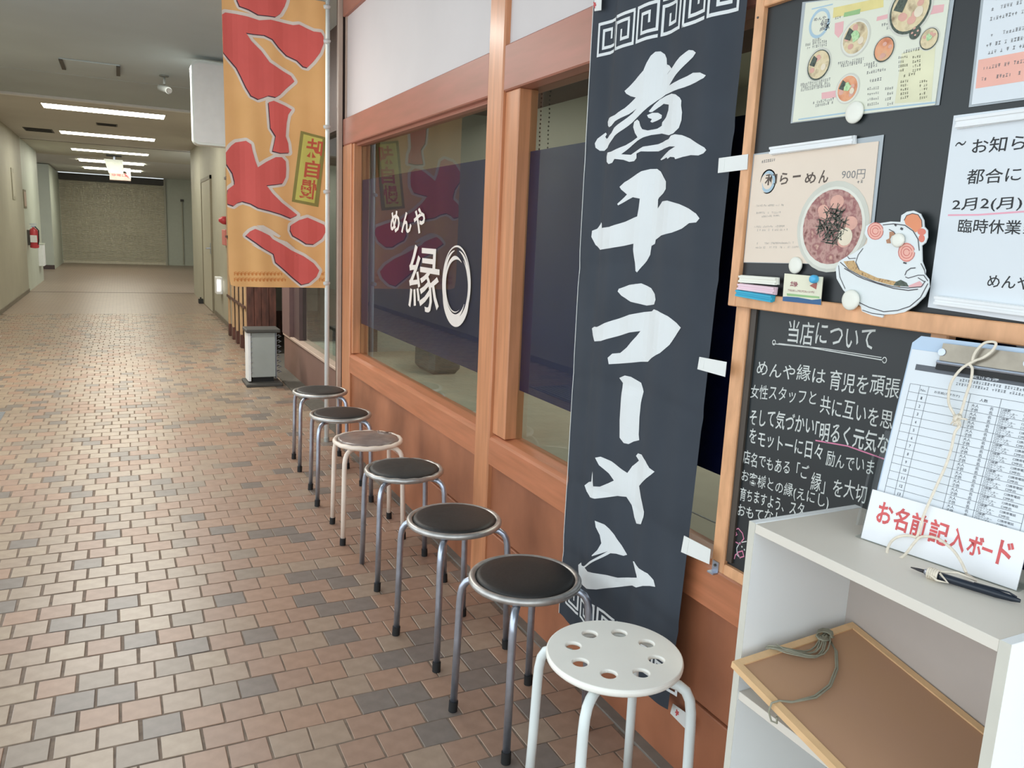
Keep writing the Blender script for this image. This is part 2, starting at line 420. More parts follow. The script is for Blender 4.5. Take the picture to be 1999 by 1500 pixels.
# floor far away: joints too fine to tell apart, so a brick pattern in the material
def brickmat():
    m = mat('far_floor_tiles', (160, 138, 116), .36, var=.1, scale=3, rgb2=(166, 142, 122)); nt = m.node_tree
    b = nt.nodes['Principled BSDF']; br = nt.nodes.new('ShaderNodeTexBrick'); tc = [n for n in nt.nodes if n.type == 'TEX_COORD'][0]
    nt.links.new(tc.outputs['Object'], br.inputs[0]); br.inputs['Scale'].default_value = 1
    br.inputs['Brick Width'].default_value = PXT; br.inputs['Row Height'].default_value = PYT; br.inputs['Mortar Size'].default_value = .005
    br.inputs['Color1'].default_value = L3((156, 138, 122)); br.inputs['Color2'].default_value = L3((148, 130, 116)); br.inputs['Mortar'].default_value = L3((124, 108, 96))
    nt.links.new(br.outputs[0], b.inputs['Base Color']); return m
FARF = brickmat()
MB().box(XL-.02, 1.42, 13.98, 18.2, -.004, 0).obj('far_paving', FARF, fl)
MB().box(-4.5, 4.2, 18.26, 30.6, -.05, .0).obj('inner_paving', FARF, fl)
MB().box(XL, 1.42, 18.2, 18.26, -.004, .002).obj('expansion_joint', BROWND, fl)
# kick strip of grey stone along the foot of the shop front
struct(MB().box(1.302, 1.345, .2, 5.30, -.004, .006, .001).obj('trim_1', mat('stone_kerb', (118, 112, 104), .6, var=.12, scale=18)))
gr = thing('floor_drain', 'small grey metal drain cover let into the floor at the left edge of the photo', 'drain', (-1.02, 6.42, 0))
MB().box(-1.22, -.86, 6.05, 6.82, .0, .004, .001).obj('cover_plate', GREYD, gr)
mb = MB()
for a, b, c_, d in ((-1.24, -.83, 6.82, 6.84), (-1.24, -.83, 6.03, 6.05), (-.86, -.83, 6.05, 6.82), (-1.24, -1.22, 6.05, 6.82)): mb.box(a, b, c_, d, 0, .006)
mb.obj('rim', CHROME, gr)
for k in range(7): MB().box(-1.2+.048*k, -1.178+.048*k, 6.1, 6.78, .0042, .0062).obj('bar', GREYP, gr)

# ---- ceilings
ZC = 2.95
ce = struct(MB().box(XL-.1, 1.5, -1.2, 11.82, ZC, ZC+.1).obj('ceiling', CEIL1))
MB().box(XL-.1, 1.5, 11.90, 18.45, ZC, ZC+.1).obj('middle_ceiling', CEIL2, ce)
MB().box(-4.5, 4.2, 18.5, 22.3, ZC, ZC+.1).obj('far_ceiling', CEIL3, ce)
MB().box(-4.5, 4.2, 22.3, 31, ZC+.02, ZC+.12).obj('bright_far_ceiling', mat('ceiling_painted_light', (206, 208, 204), .6, var=.02), ce)  # light from the opening on the left is put into this paler colour
MB().box(XL-.1, 1.5, 18.45, 18.5, ZC-.004, ZC+.1).obj('ceiling_joint', BROWND, ce)
MB().box(XL-.1, 1.5, 11.82, 11.90, ZC-.03, ZC+.1, .004).obj('edge_trim', WHITE, ce)
MB().box(XL-.1, 1.5, 9.95, 9.965, ZC-.003, ZC+.01).obj('panel_joint', CEIL1, ce)
for i, yy in enumerate((12.83, 16.45, 20.15, 23.75, 27.0)):
    nm = ['nearest', 'second', 'third', 'fourth', 'farthest'][i]
    t = thing('ceiling_light', 'bright fluorescent strip recessed across the corridor ceiling, %s of the five from the camera' % nm, 'ceiling light', (-.12, yy, ZC), 'fluorescent strips across the corridor ceiling')
    hw = .755
    fr = MB()
    fr.box(-.12-hw-.02, -.12+hw+.02, yy-.27, yy-.25, ZC-.006, ZC+.004); fr.box(-.12-hw-.02, -.12+hw+.02, yy+.25, yy+.27, ZC-.006, ZC+.004)
    fr.box(-.12-hw-.02, -.12-hw, yy-.25, yy+.25, ZC-.006, ZC+.004); fr.box(-.12+hw, -.12+hw+.02, yy-.25, yy+.25, ZC-.006, ZC+.004)
    fr.obj('frame', CEIL2, t)
    MB().box(-.12-hw, -.12+hw, yy-.25, yy+.25, ZC-.004, ZC-.001).obj('diffuser', LIGHTM, t)
def vent(x0, x1, y0, y1, label):
    t = thing('ceiling_vent', label, 'vent', ((x0+x1)/2, (y0+y1)/2, ZC))
    MB().box(x0, x1, y0, y1, ZC-.008, ZC-.001).obj('frame', GREYD, t)
    n = 5
    for k in range(n):
        a = y0+.02+(y1-y0-.04)*k/n
        MB().box(x0+.02, x1-.02, a, a+(y1-y0-.04)/n*.45, ZC-.014, ZC-.008).obj('slat', BLACK, t)
vent(-1.42, -.98, 16.15, 16.75, 'dark slotted air vent in the corridor ceiling at the left, beside the second light strip')
vent(-.27, .03, 14.4, 14.7, 'small dark vent in the corridor ceiling between the first and second light strips')
t = thing('unlit_ceiling_lamp', 'unlit rectangular grey lamp flush in the dark nearer ceiling', 'ceiling light', (-.2, 9.25, ZC))
MB().box(-.46, .06, 9.0, 9.55, ZC-.012, ZC, .003).obj('housing', CEIL1, t)
for x in (-.46, .03): MB().box(x, x+.035, 9.0, 9.55, ZC-.022, ZC-.012).obj('end_cap', GREYD, t)
t = thing('security_camera', 'small grey bullet camera on a ceiling bracket in the dark nearer ceiling', 'camera', (.47, 9.3, ZC))
MB().lathe([(.045, -.012), (.045, 0)], .47, 9.3, 20, z0=ZC).obj('mounting_plate', CEILD, t)
MB().tube([(.47, 9.3, ZC-.01), (.47, 9.28, ZC-.09)], .012).obj('bracket', CEILD, t)
sharp(MB().tube([(.44, 9.40, ZC-.11), (.50, 9.12, ZC-.17)], .034, 14).obj('camera_body', CEILD, t))
MB().tube([(.50, 9.12, ZC-.17), (.507, 9.09, ZC-.177)], .024, 14).obj('lens', GREYD, t)

# ---- corridor walls
wl = struct(MB().box(XL-.12, XL, 6.2, 18.2, 0, ZC).obj('wall_left', WALLM))
MB().box(XL, XL+.012, 6.2, 18.2, 0, .07).obj('skirting', mat('skirting', (120, 112, 98), .6), wl)
wf = struct(MB().box(XL-.5, XL-.01, 18.26, 21.75, 0, ZC).obj('wall_left_far', WALLF))
MB().box(-2.3, -1.75, 26.5, 30.5, 0, ZC).obj('pillar', WALLF, wf)
MB().box(-2.3, -1.745, 26.48, 26.5, 0, .12).obj('pillar_skirting', BROWND, wf)
MB().box(-4.5, -4.4, 18.26, 30.5, 0, ZC).obj('side_wall', WALLF, wf)
struct(MB().box(-4.5, -1.76, 30.5, 30.62, 0, ZC).obj('wall_back_left', WALLF))
wb = struct(MB().box(1.42, 4.2, 30.5, 30.62, 0, ZC+.05).obj('wall_back', mat('back_wall', (186, 190, 176), .55, var=.03)))
MB().tube([(1.98, 30.46, .05), (1.98, 30.46, 2.25)], .02).obj('conduit', WALLM, wb)
MB().box(1.93, 2.03, 30.42, 30.5, 2.22, 2.3).obj('junction_box', GREYD, wb)
wr = struct(MB().box(XR, XR+.15, 11.25, 18.2, 0, ZC).obj('wall_right_far', WALLM))
MB().box(XR-.012, XR, 11.25, 13.9, 0, .07).obj('skirting', mat('skirting_2', (120, 112, 98), .6), wr)
struct(MB().box(XR+2.6, XR+2.75, 18.26, 30.5, 0, ZC).obj('wall_right_side', WALLF))
dr = struct(thing('door_1', None, None, (XR, 14.9, 0), kind='structure'))
MB().box(XR-.028, XR+.0, 14.07, 14.13, 0, 2.26).box(XR-.028, XR, 15.67, 15.73, 0, 2.26).box(XR-.028, XR, 14.07, 15.73, 2.2, 2.26).obj('door_frame', mat('door_frame', (132, 124, 104), .5), dr)
dl = MB().box(XR-.018, XR-.002, 14.13, 15.67, .01, 2.2, .002).obj('door_leaf', mat('door_leaf', (188, 184, 166), .5, var=.03), dr)
MB().tube([(XR-.02, 14.3, 1.07), (XR-.075, 14.3, 1.07), (XR-.075, 14.45, 1.06)], .012).obj('lever_handle', CHROME, dl)
MB().box(XR-.024, XR-.018, 14.26, 14.34, .98, 1.16, .002).obj('handle_plate', CHROME, dl)
t = thing('door_stop', 'small black wedge on the floor at the foot of the corridor door', 'door stop', (1.31, 15.9, 0))
MB().plate([(1.27, 15.8, 0), (1.27, 16.0, 0), (1.27, 16.0, .07), (1.27, 15.86, .09)], (.08, 0, 0)).obj('wedge', BLACK, t)
MB().tube([(1.31, 15.93, .07), (1.31, 15.93, .11)], .015).obj('pin', GREYD, t)
# ---- roller shutter closing the corridor
sh = thing('roller_shutter', 'wide beige ribbed roller shutter closing the end of the corridor', 'shutter', (-.17, 30.5, 0))
mb = MB(); n = 56; z0, z1 = .1, 2.72
for k in range(n):
    a = z0+(z1-z0)*k/n; b = z0+(z1-z0)*(k+1)/n; h = b-a
    pr = [(0, a), (-.018, a+h*.25), (-.018, a+h*.7), (0, a+h*.92), (0, b)]
    for (p, q), (r, s_) in zip(pr[:-1], pr[1:]): mb.quad((-1.74, 30.46+p, q), (1.40, 30.46+p, q), (1.40, 30.46+r, s_), (-1.74, 30.46+r, s_))
mb.obj('slat_curtain', SHUT, sh, kind='stuff')
MB().box(-1.74, 1.40, 30.42, 30.48, .0, .1, .01).obj('bottom_rail', mat('shutter_rail', (206, 198, 176), .5), sh)
MB().box(-1.80, -1.74, 30.40, 30.52, 0, 2.95).obj('guide_rail', WALLF, sh); MB().box(1.40, 1.46, 30.40, 30.52, 0, 2.95).obj('guide_rail', WALLM, sh)
MB().box(-1.74, 1.40, 30.36, 30.54, 2.72, 2.94, .01).obj('head_box', GREYD, sh)
# ---- hanging exit sign
es = thing('exit_sign', 'white box-shaped exit sign with red lettering hanging from the far corridor ceiling', 'sign', (0, 21, ZC))
MB().box(-.22, .1, 20.9, 21.2, ZC-.03, ZC).obj('ceiling_plate', GREYD, es)
MB().tube([(-.06, 21.05, ZC-.02), (-.06, 21.05, 2.8)], .03).obj('stem', CHROME, es)
MB().plate([(-.27, 20.85, 2.84), (.12, 20.85, 2.84), (.12, 20.85, 2.52), (-.18, 20.85, 2.52)], (0, .3, 0)).obj('white_box', mat('sign_white', (176, 180, 172), .5), es)
lp = MB().box(-.17, .27, 20.8, 21.1, 2.38, 2.54, .005).obj('lower_panel', mat('sign_pinkish', (178, 160, 152), .5), es)
mb = MB(); write(mb, '非常口', (-.13, 20.797, 2.465), (.3, 0, 0), (0, 0, .06), .01); mb.obj('lettering', REDI, lp)
MB().plate([(.12, 20.79, 2.66), (.27, 20.79, 2.66), (.27, 20.79, 2.42)], (0, .01, 0)).obj('side_panel', WHITE, es)
MB().plate([(.14, 20.785, 2.56), (.24, 20.785, 2.44), (.16, 20.785, 2.50)], (0, .004, 0)).obj('red_arrow', REDP, es)
# ---- fire extinguisher and wall plates on the left
fe = thing('fire_extinguisher', 'red fire extinguisher hung on the left corridor wall', 'fire extinguisher', (-1.56, 18.65, .84))
sharp(MB().lathe([(.02, 0), (.075, .01), (.08, .03), (.08, .33), (.06, .38), (.025, .40), (.02, .43)], -1.56, 18.65, 20, z0=.84).obj('cylinder', REDP, fe, True))
MB().box(-1.6, -1.52, 18.62, 18.68, 1.26, 1.29).box(-1.62, -1.5, 18.63, 18.66, 1.31, 1.325).obj('valve', CHROME, fe)
MB().tube([(-1.53, 18.63, 1.27), (-1.47, 18.6, 1.2), (-1.475, 18.6, 1.0), (-1.49, 18.6, .92)], .011).obj('hose', BLACK, fe)
MB().box(-1.62, -1.5, 18.567, 18.572, .96, 1.1).obj('label_plate', WHITE, fe)
MB().box(-1.67, -1.62, 18.60, 18.70, .9, 1.2).obj('wall_bracket', GREYD, fe)
t = thing('wall_plate', 'faded grey upright notice plate on the left corridor wall', 'notice', (XL+.01, 16.62, 1.75))
MB().box(XL, XL+.012, 16.45, 16.8, 1.74, 2.28, .002).obj('plate', mat('plate_grey', (150, 146, 128), .5), t)
MB().box(XL+.012, XL+.015, 16.5, 16.75, 1.8, 2.2).obj('sheet', WALLM, t)
t = thing('small_sign_plate', 'small dark plate above the fire extinguisher', 'notice', (XL, 18.32, 1.72))
MB().box(XL-.008, XL+.005, 18.3, 18.75, 1.62, 1.98, .002).obj('plate', mat('plate_olive', (128, 118, 96), .5), t)
MB().box(XL+.005, XL+.007, 18.34, 18.7, 1.66, 1.94).obj('sheet', BEIGES, t)
t = thing('white_wall_box', 'white paper box low on the pale far-left wall beyond the extinguisher', 'box', (XL, 20.9, .5))
MB().box(XL-.01, XL+.09, 20.7, 21.2, .38, .86, .005).obj('box_body', WHITE, t); MB().box(XL-.01, XL+.1, 20.69, 21.21, .86, .88, .003).obj('lid', WALLF, t)
# ---- right wall fittings
t = thing('fire_alarm_lamp', 'red fire alarm lamp above a call box on the right wall beside the orange banner', 'alarm', (XR, 12.2, 1.5))
MB().tube([(XR, 12.2, 1.53), (XR-.05, 12.2, 1.53), (XR-.1, 12.2, 1.53)], [.06, .055, .02], 14).obj('red_lamp', REDP, t, True)
MB().box(XR-.05, XR, 11.9, 12.3, 1.18, 1.40, .006).obj('call_box', mat('pinkred', (206, 120, 112), .5), t)
t = thing('foot_light', 'small white wall-mounted foot light glowing low on the right corridor wall', 'wall light', (XR, 12.95, .54))
MB().box(XR-.09, XR, 12.78, 13.05, .42, .68, .008).obj('housing', WHITE, t)
MB().box(XR-.085, XR-.035, 12.77, 12.78, .47, .64).obj('lit_lens', FOOTL, t)

# ---- neighbouring shop entrance between the corridor wall and our shop front
nb = struct(thing('wall_right_entrance', None, None, (1.5, 6.9, 0), kind='structure'))
MB().box(1.5, 1.62, 5.42, 8.40, 0, .36).obj('low_wall', BROWNP, nb)
MB().box(1.485, 1.63, 5.42, 8.40, .36, .385, .004).obj('low_wall_cap', BEIGES, nb)
MB().box(1.48, 1.62, 8.0, 8.4, .385, 2.95).obj('corner_post', mat('mauve_brown', (112, 88, 86), .5, var=.08), nb)
MB().box(1.52, 1.60, 7.72, 8.0, .385, 2.95).obj('window_post', mat('mauve_dark', (84, 66, 66), .5), nb)
MB().box(1.50, 1.62, 5.42, 8.4, 2.2, 2.95).obj('lintel', BROWND, nb)
MB().box(1.555, 1.56, 5.42, 7.72, .385, 2.2).obj('window_pane', GLASS, nb)
MB().box(2.5, 2.6, 5.5, 12.5, 0, 2.95).obj('inner_wall', INTW, nb)
MB().box(1.62, 2.5, 5.5, 7.7, .3, .38).obj('display_sill', INTW, nb)
MB().box(1.5, 2.6, 9.42, 9.5, 2.2, 2.95).obj('entrance_lintel', BROWND, nb)
MB().box(1.42, 2.6, 5.42, 11.3, -.06, -.002).obj('entrance_floor', mat('entrance_floor', (84, 80, 74), .6, var=.1, scale=8), nb)
MB().box(1.50, 2.6, 5.42, 11.3, 2.95, 3.05).obj('entrance_ceiling', CEIL1, nb)
MB().box(1.45, 2.45, 11.14, 11.18, PY(546, 607, 11.14).z, 2.4).obj('white_inner_panel', mat('inner_white', (172, 168, 160), .6), nb)
MB().box(1.45, 2.45, 11.12, 11.18, 0, PY(546, 607, 11.14).z).obj('dark_inner_panel', WOODD, nb)
MB().box(1.42, 2.6, 11.2, 11.3, 0, 2.95).obj('entrance_end_wall', INTB, nb)
t = thing('shallow_tray', 'dark rectangular tray on the sill behind the neighbouring window', 'tray', (1.9, 6.6, .38))
MB().box(1.75, 2.1, 6.3, 6.9, .38, .39).obj('tray_base', BEIGES, t)
MB().box(1.74, 2.11, 6.29, 6.31, .38, .45).box(1.74, 2.11, 6.89, 6.91, .38, .45).box(1.74, 1.76, 6.31, 6.89, .38, .45).box(2.09, 2.11, 6.31, 6.89, .38, .45).obj('tray_rim', GREYD, t)
wp = thing('wooden_screen', 'tall dark reddish-brown wooden screen facing the camera at the neighbouring entrance', 'screen', (1.42, 9.42, 0))
for k in range(4):
    a = 1.262+.082*k; MB().box(a, a+.080, 9.39+.004*(k % 2), 9.42, 0.0, 2.2, .003).obj('board', WOODD, wp)
lt = thing('lattice_fence', 'pale wooden lattice screen with dark feet along the corridor side of the neighbouring entrance', 'screen', (1.28, 10.3, 0))
for k in range(5):
    a = 9.55+.39*k
    s1 = MB().box(1.262, 1.288, a, a+.09, .16, 2.2, .004).obj('slat', mat('slat_%d' % k, (196, 160, 120), .6, var=.14, stretch=(8, 8, 1)), lt)
    MB().box(1.258, 1.296, a-.01, a+.1, 0, .16, .004).obj('dark_foot', WOODD, s1)
for z in (.52, 1.3, 2.05): MB().box(1.250, 1.262, 9.5, 11.24, z, z+.03).obj('cross_rail', WOODD, lt)
MB().box(1.33, 1.35, 9.5, 11.24, .1, 2.2).obj('backing_board', mat('backing', (62, 48, 40), .7), lt)
mt = MB().box(1.345, 1.80, 5.45, 9.35, -.002, .012, .002).obj('doormat', mat('mat_grey', (92, 88, 80), .9, var=.15, scale=40, bump=.3)); tag(mt, 'long dark grey mat on the floor along the neighbouring entrance', 'mat')
# rack dispenser
rk = thing('umbrella_bag_stand', 'narrow grey metal stand with wire hooks on a dark base by the neighbouring entrance', 'stand', (1.14, 7.6, 0))
MB().box(.985, 1.31, 7.42, 7.76, 0, .03, .005).obj('base', GREYD, rk)
MB().box(1.055, 1.245, 7.53, 7.66, .03, .075).obj('plinth', BLACK, rk)
MB().box(1.04, 1.26, 7.51, 7.68, .075, .495, .004).obj('front_panel', GREYP, rk)
MB().box(1.012, 1.038, 7.50, 7.70, .04, .495, .003).obj('side_panel', WHITE, rk)
MB().box(1.262, 1.27, 7.50, 7.70, .06, .495, .002).obj('side_rail', CHROME, rk)
MB().box(.995, 1.30, 7.47, 7.73, .497, .53, .006).obj('top_cap', GREYD, rk)
for k in range(8):
    z = .12+.048*k
    MB().tube([(1.270, 7.56, z), (1.295, 7.54, z+.012), (1.315, 7.54, z), (1.29, 7.53, z-.008)], .005, 6).obj('hook', CHROME, rk)
    MB().box(1.036, 1.05, 7.502, 7.509, z, z+.008).obj('rivet', CHROME, rk)

# ================================================================== SHOP FRONT
XF, XG = 1.33, 1.392
sf = struct(thing('wall_right', None, None, (XF, 2.6, 0), kind='structure'))
def wbox(n, m, a, b, c, d, e, f, ch=.004): return MB().box(a, b, c, d, e, f, ch).obj(n, m, sf)
wbox('mullion', WOODV, XF-.004, XF+.13, 2.852, 2.992, .0, 2.95, .006)
wbox('end_post', WOODV, XF, XF+.13, 5.10, 5.30, .0, 2.0, .006)
wbox('near_post', WOODV, XF, XF+.13, .18, .32, 0, 2.95, .006)
wbox('upper_beam', WOODB, XF, XF+.13, 2.992, 5.30, 2.0, 2.168, .005)
wbox('upper_beam', WOODB, XF, XF+.13, .32, 2.852, 2.0, 2.168, .005)
wbox('top_beam', WOODB, XF-.004, XF+.13, .1, 5.30, 2.79, 2.95, .005)
wbox('white_panel', PLASTER, XF+.02, XF+.05, 2.992, 5.27, 2.168, 2.79, 0)
wbox('white_panel', PLASTER, XF+.02, XF+.05, .32, 2.852, 2.168, 2.79, 0)
wbox('panel_edge', BEIGES, XF+.012, XF+.05, 5.27, 5.30, 2.168, 2.79, 0)
for a, b in ((2.992, 5.10), (.32, 2.852)):
    # sill rail: flat face with a rounded top running back to the glass
    z0, z1 = .53, .645
    mb = MB(); pr = [(XF, z0), (XF, z1-.01), (XF+.006, z1), (XF+.02, z1+.008), (XG+.01, z1+.018), (XG+.03, z1+.018), (XG+.03, z0)]
    mb.plate([(x, a, z) for x, z in pr], (0, b-a, 0)); mb.obj('sill_rail', WOODH, sf)
    wbox('lower_panel', WOODP, XF+.018, XF+.05, a, b, .245, .53, 0)
    wbox('base_panel', WOODP, XF+.008, XF+.05, a, b, .0, .242, .003)
for a, b, nm in ((5.065, 5.10, 0), (2.992, 3.012, 0), (2.735, 2.852, 1), (.32, .36, 0)):
    wbox('window_stile', WOODV if nm else WOODV, XF+.012, XG+.03, a, b, .66, 2.0, .003)
wbox('window_head', WOODB, XF+.03, XG+.03, 2.992, 5.10, 1.985, 2.0, 0)
for i, (a, b) in enumerate(((3.012, 5.065), (.36, 2.735))):
    wn = struct(thing('window_%d' % (i+1), None, None, (XG, (a+b)/2, .66), kind='structure'))
    MB().box(XG, XG+.006, a, b, .655, 2.0).obj('glass', GLASS, wn)
    f = MB().box(XG+.0065, XG+.0075, a, b, .860, 1.777).obj('navy_film', NAVY, wn)
    if i == 0:
        XT = XG-.0006; nrm = (-1, 0, 0)
        mb = MB()
        O = PX(762, 455, XT); R_ = PX(828, 455, XT)
        for ch, (u0, u1, v0, v1) in (('め', (762, 780, 454, 412)), ('ん', (783, 803, 455, 414)), ('や', (807, 829, 456, 406))):
            p = PX(u0, v0, XT); q = PX(u1, v0+(v0-430)*.0+1, XT); tt = PX(u0+2, v1, XT)
            write(mb, ch, p, (0, q.y-p.y, .0), (0, 0, (tt.z-p.z)), .028)
        p = PX(797, 606, XT); q = PX(856, 612, XT); tt = PX(799, 477, XT)
        zt = PX(815, 478, XT).z; zb = PX(820, 606, XT).z
        write(mb, '縁', (XT, p.y, zb-.0), (0, q.y-p.y, 0), (0, 0, zt-zb), .005)
        cy, cz = 3.42, 1.225
        for k, (r, wd, a0, a1, dy, dz) in enumerate(((.158, .026, 100, 440, 0, 0), (.132, .02, 60, 330, .006, -.008), (.171, .007, 30, 250, 0, .004), (.147, .012, 200, 420, -.006, -.012), (.165, .02, 190, 350, .0, -.012), (.12, .006, 95, 300, .008, 0), (.172, .005, 300, 470, -.002, .006))):
            n = 60; pts = []; ws = []
            for j in range(n+1):
                a = radians(a0+(a1-a0)*j/n); e = min(1, 6*min(j/n, 1-j/n)+.12)
                pts.append((XT-.0001*k, cy+dy-r*cos(a), cz+dz+r*sin(a)*1.03)); ws.append(wd*e)
            mb.line(pts, ws, nrm)
        mb.obj('white_lettering', FILMW, wn)
# end of the shop front: dark reveal, pale conduit and pilaster
wbox('dark_reveal', BROWND, XF+.02, XF+.25, 5.30, 5.42, 0, 2.95, 0)
wbox('beige_edge_strip', BEIGES, XF-.03, XF+.0, 5.305, 5.335, 0, 2.95, .003)
wbox('wall_end', BROWND, XF-.018, XF+.02, 5.336, 5.40, 0, 2.95, 0)

# ---- inside the shop, seen dimly through the panes
it = struct(thing('wall_shop_inside', None, None, (3, 2.7, 0), kind='structure'))
MB().box(4.6, 4.7, .1, 5.42, 0, 2.75).obj('rear_wall', INTW, it)
MB().box(1.46, 4.7, 5.34, 5.42, 0, 2.75).obj('far_side_wall', INTW, it)
MB().box(1.46, 4.7, .0, .1, 0, 2.75).obj('near_side_wall', INTW, it)
MB().box(1.43, 4.7, .1, 5.42, -.06, 0).obj('inner_floor', INTF, it)
MB().box(1.46, 4.7, .1, 5.42, 2.75, 2.85).obj('inner_ceiling', INTW, it)
MB().box(2.1, 2.5, .1, 5.34, 2.3, 2.75).obj('brown_soffit', INTB, it)
MB().box(2.06, 2.1, .1, 5.34, 2.26, 2.36).obj('soffit_trim', WHITE, it)
ct = thing('window_counter', 'beige counter along the inside of the windows', 'counter', (1.75, 2.8, 0))
MB().box(1.455, 2.05, .4, 5.25, .60, .64, .004).obj('worktop', mat('counter_top', (176, 168, 148), .6, var=.05), ct)
MB().box(1.47, 2.0, .45, 5.2, 0, .60).obj('counter_body', INTW, ct)
for lab, yy, col in (('dark grey box on the counter behind the left window', 4.45, GREYD), ('black cushion on the counter behind the right window beside the black banner', 2.42, BLACK)):
    t = thing('counter_item', lab, 'box' if 'box' in lab else 'cushion', (1.7, yy, .64))
    MB().box(1.60, 1.80, yy-.16, yy+.14, .64, .80 if 'box' in lab else .72, .03).obj('body', col, t); MB().box(1.61, 1.79, yy-.15, yy+.13, .72 if 'black' in lab else .80, .735 if 'black' in lab else .815, .005).obj('top_piece', GREYD, t)
pl = thing('potted_plant', 'small plant with broad green leaves on the counter inside, right of the black banner', 'plant', (1.60, 1.50, .64))
MB().lathe([(.03, 0), (.04, .05), (.045, .06)], 1.60, 1.50, 20, z0=.64).obj('pot', BROWND, pl)
for k in range(7):
    a = k*.9+.3; L = .10+.02*(k % 3); mb = MB(); vs = []
    for j in range(7):
        s_ = j/6; wdt = .028*sin(pi*min(1, s_*.95+.03)); x = L*s_; z = .06+.10*sin(s_*1.9)
        vs += [(1.6+x*cos(a)-wdt*sin(a), 1.5+x*sin(a)+wdt*cos(a), .64+z), (1.6+x*cos(a)+wdt*sin(a), 1.5+x*sin(a)-wdt*cos(a), .64+z)]
    mb.add(vs, [(2*j, 2*j+1, 2*j+3, 2*j+2) for j in range(6)]); mb.obj('leaf', LEAF, pl, True)
t = thing('blind_chains', 'pair of thin black bead chains hanging inside the right window above the navy film', 'blind chain', (1.5, 2.83, 2.2))
for yy in (2.86, 2.79):
    mb = MB()
    for k in range(46):
        z = 2.3-.016*k; mb.lathe([(.0, -.0045), (.004, 0), (0, .0045)], 1.5, yy+.0015*sin(k), 6, z0=z)
    mb.obj('bead_chain', BLACK, t, kind='stuff')
t = MB().tube([(1.42, 2.30, .668), (1.45, 2.05, .70), (1.46, 1.8, .69), (1.45, 1.62, .70), (1.44, 1.45, .715), (1.45, 1.2, .70)], .0025, 6).obj('white_cable', WHITE); tag(t, 'thin white cable lying along the inner counter behind the glass', 'cable')

# ================================================================== STOOLS
def stool(label, legm, rimm, padm, missing=None, rough_pad=False):
    root = thing('stool', label, 'stool', (0, 0, 0), 'round stools lined up below the windows')
    ZR, RR, rt = .463, .157, .0112
    mb = MB(); mb.tube([(RR*cos(2*pi*k/56), RR*sin(2*pi*k/56), ZR+(.0014*sin(k*1.7) if rough_pad else 0)) for k in range(56)], rt, 10, closed=True)
    mb.obj('seat_rim', rimm, root, True)
    pr = [(.02, -.012), (.140, -.012), (.145, -.004), (.1455, .006), (.141, .0125), (.130, .016), (.08, .019), (.03, .0195), (.0, .0195)]
    mb = MB(); mb.lathe(pr, 0, 0, 56, z0=ZR)
    if rough_pad:
        mb.v = [(x, y, z+.0022*noise.noise(Vector((x*26, y*26, 3)))) for x, y, z in mb.v]
    mb.obj('seat_pad', padm, root, True)
    # under-seat cross frame
    mb = MB(); mb.lathe([(.0, -.002), (.142, -.002), (.142, .002), (0, .002)], 0, 0, 40, z0=ZR-.016); mb.obj('seat_base', rimm, root, True)
    for k in range(4):
        a = radians(45+90*k); ca, sa = cos(a), sin(a); P = []
        for r, z in ((.118, .444), (.142, .445), (.162, .441), (.178, .431), (.188, .415), (.193, .392), (.195, .36), (.198, .24), (.204, .018 if k != missing else .001)):
            P.append((r*ca, r*sa, z))
        lg = MB(); lg.tube(P, .0115, 10); lo = lg.obj('leg', legm, root, True)
        if k != missing:
            cpp = MB(); cpp.tube([(.2035*ca, .2035*sa, .034), (.2055*ca, .2055*sa, .0)], .0142, 12); sharp(cpp.obj('rubber_foot', RUBBER, lo))
    return root
def setst(o, x, y, deg): o.location = (x, y, 0); o.rotation_euler = (0, 0, radians(deg))
s6 = stool('black-seated steel stool with a smooth rim, just behind the white perforated stool', CHROME, CHROMER, VINYL); setst(s6, 1.034, 1.928, 9)
s5 = dup(s6, (0, 0, 0), 'black-seated steel stool third from the camera, between two black-seated stools'); setst(s5, 1.018, 2.448, 10)
s4 = stool('black-seated steel stool with scuffed rim and one bare leg end, beside the cream stool', CHROME, CHROMER, VINYL2, missing=1, rough_pad=True); setst(s4, 1.043, 3.08, -3)
s3 = stool('cream painted stool with its seat wrapped in wrinkled brown film', CREAM, CREAM, WRAP, rough_pad=True); setst(s3, 1.034, 3.602, -4)
s2 = dup(s6, (0, 0, 0), 'black-seated steel stool directly behind the cream stool, second from the far end'); setst(s2, 1.043, 4.172, -5)
s1 = dup(s6, (0, 0, 0), 'farthest black-seated steel stool at the end of the row beside the banner pole'); setst(s1, 1.076, 4.82, -4)
# white perforated stool
s7 = thing('stool', 'white stool with eight round holes in its plastic seat, nearest the camera', 'stool', (0, 0, 0), 'round stools lined up below the windows')
cu = bpy.data.curves.new('seatc', 'CURVE'); cu.dimensions = '2D'; cu.fill_mode = 'BOTH'
def circ(cx, cy, r, n):
    sp = cu.splines.new('POLY'); sp.points.add(n-1); sp.use_cyclic_u = True
    for k in range(n): sp.points[k].co = (cx+r*cos(2*pi*k/n), cy+r*sin(2*pi*k/n), 0, 1)
circ(0, 0, .160, 72)
for k in range(8): circ(.1*cos(2*pi*k/8+.2), .1*sin(2*pi*k/8+.2), .0215, 24)
cu.extrude = .0015; cu.bevel_depth = .0035; cu.bevel_resolution = 3
oc = bpy.data.objects.new('seatc', cu); C.objects.link(oc); bpy.context.view_layer.update()
me = bpy.data.meshes.new_from_object(oc.evaluated_get(bpy.context.evaluated_depsgraph_get())); bpy.data.objects.remove(oc)
me.transform(Matrix.Translation((0, 0, .480))); me.materials.clear(); me.materials.append(WHITEP)
so = bpy.data.objects.new('seat', me); C.objects.link(so); so.parent = s7; sharp(so, 40)
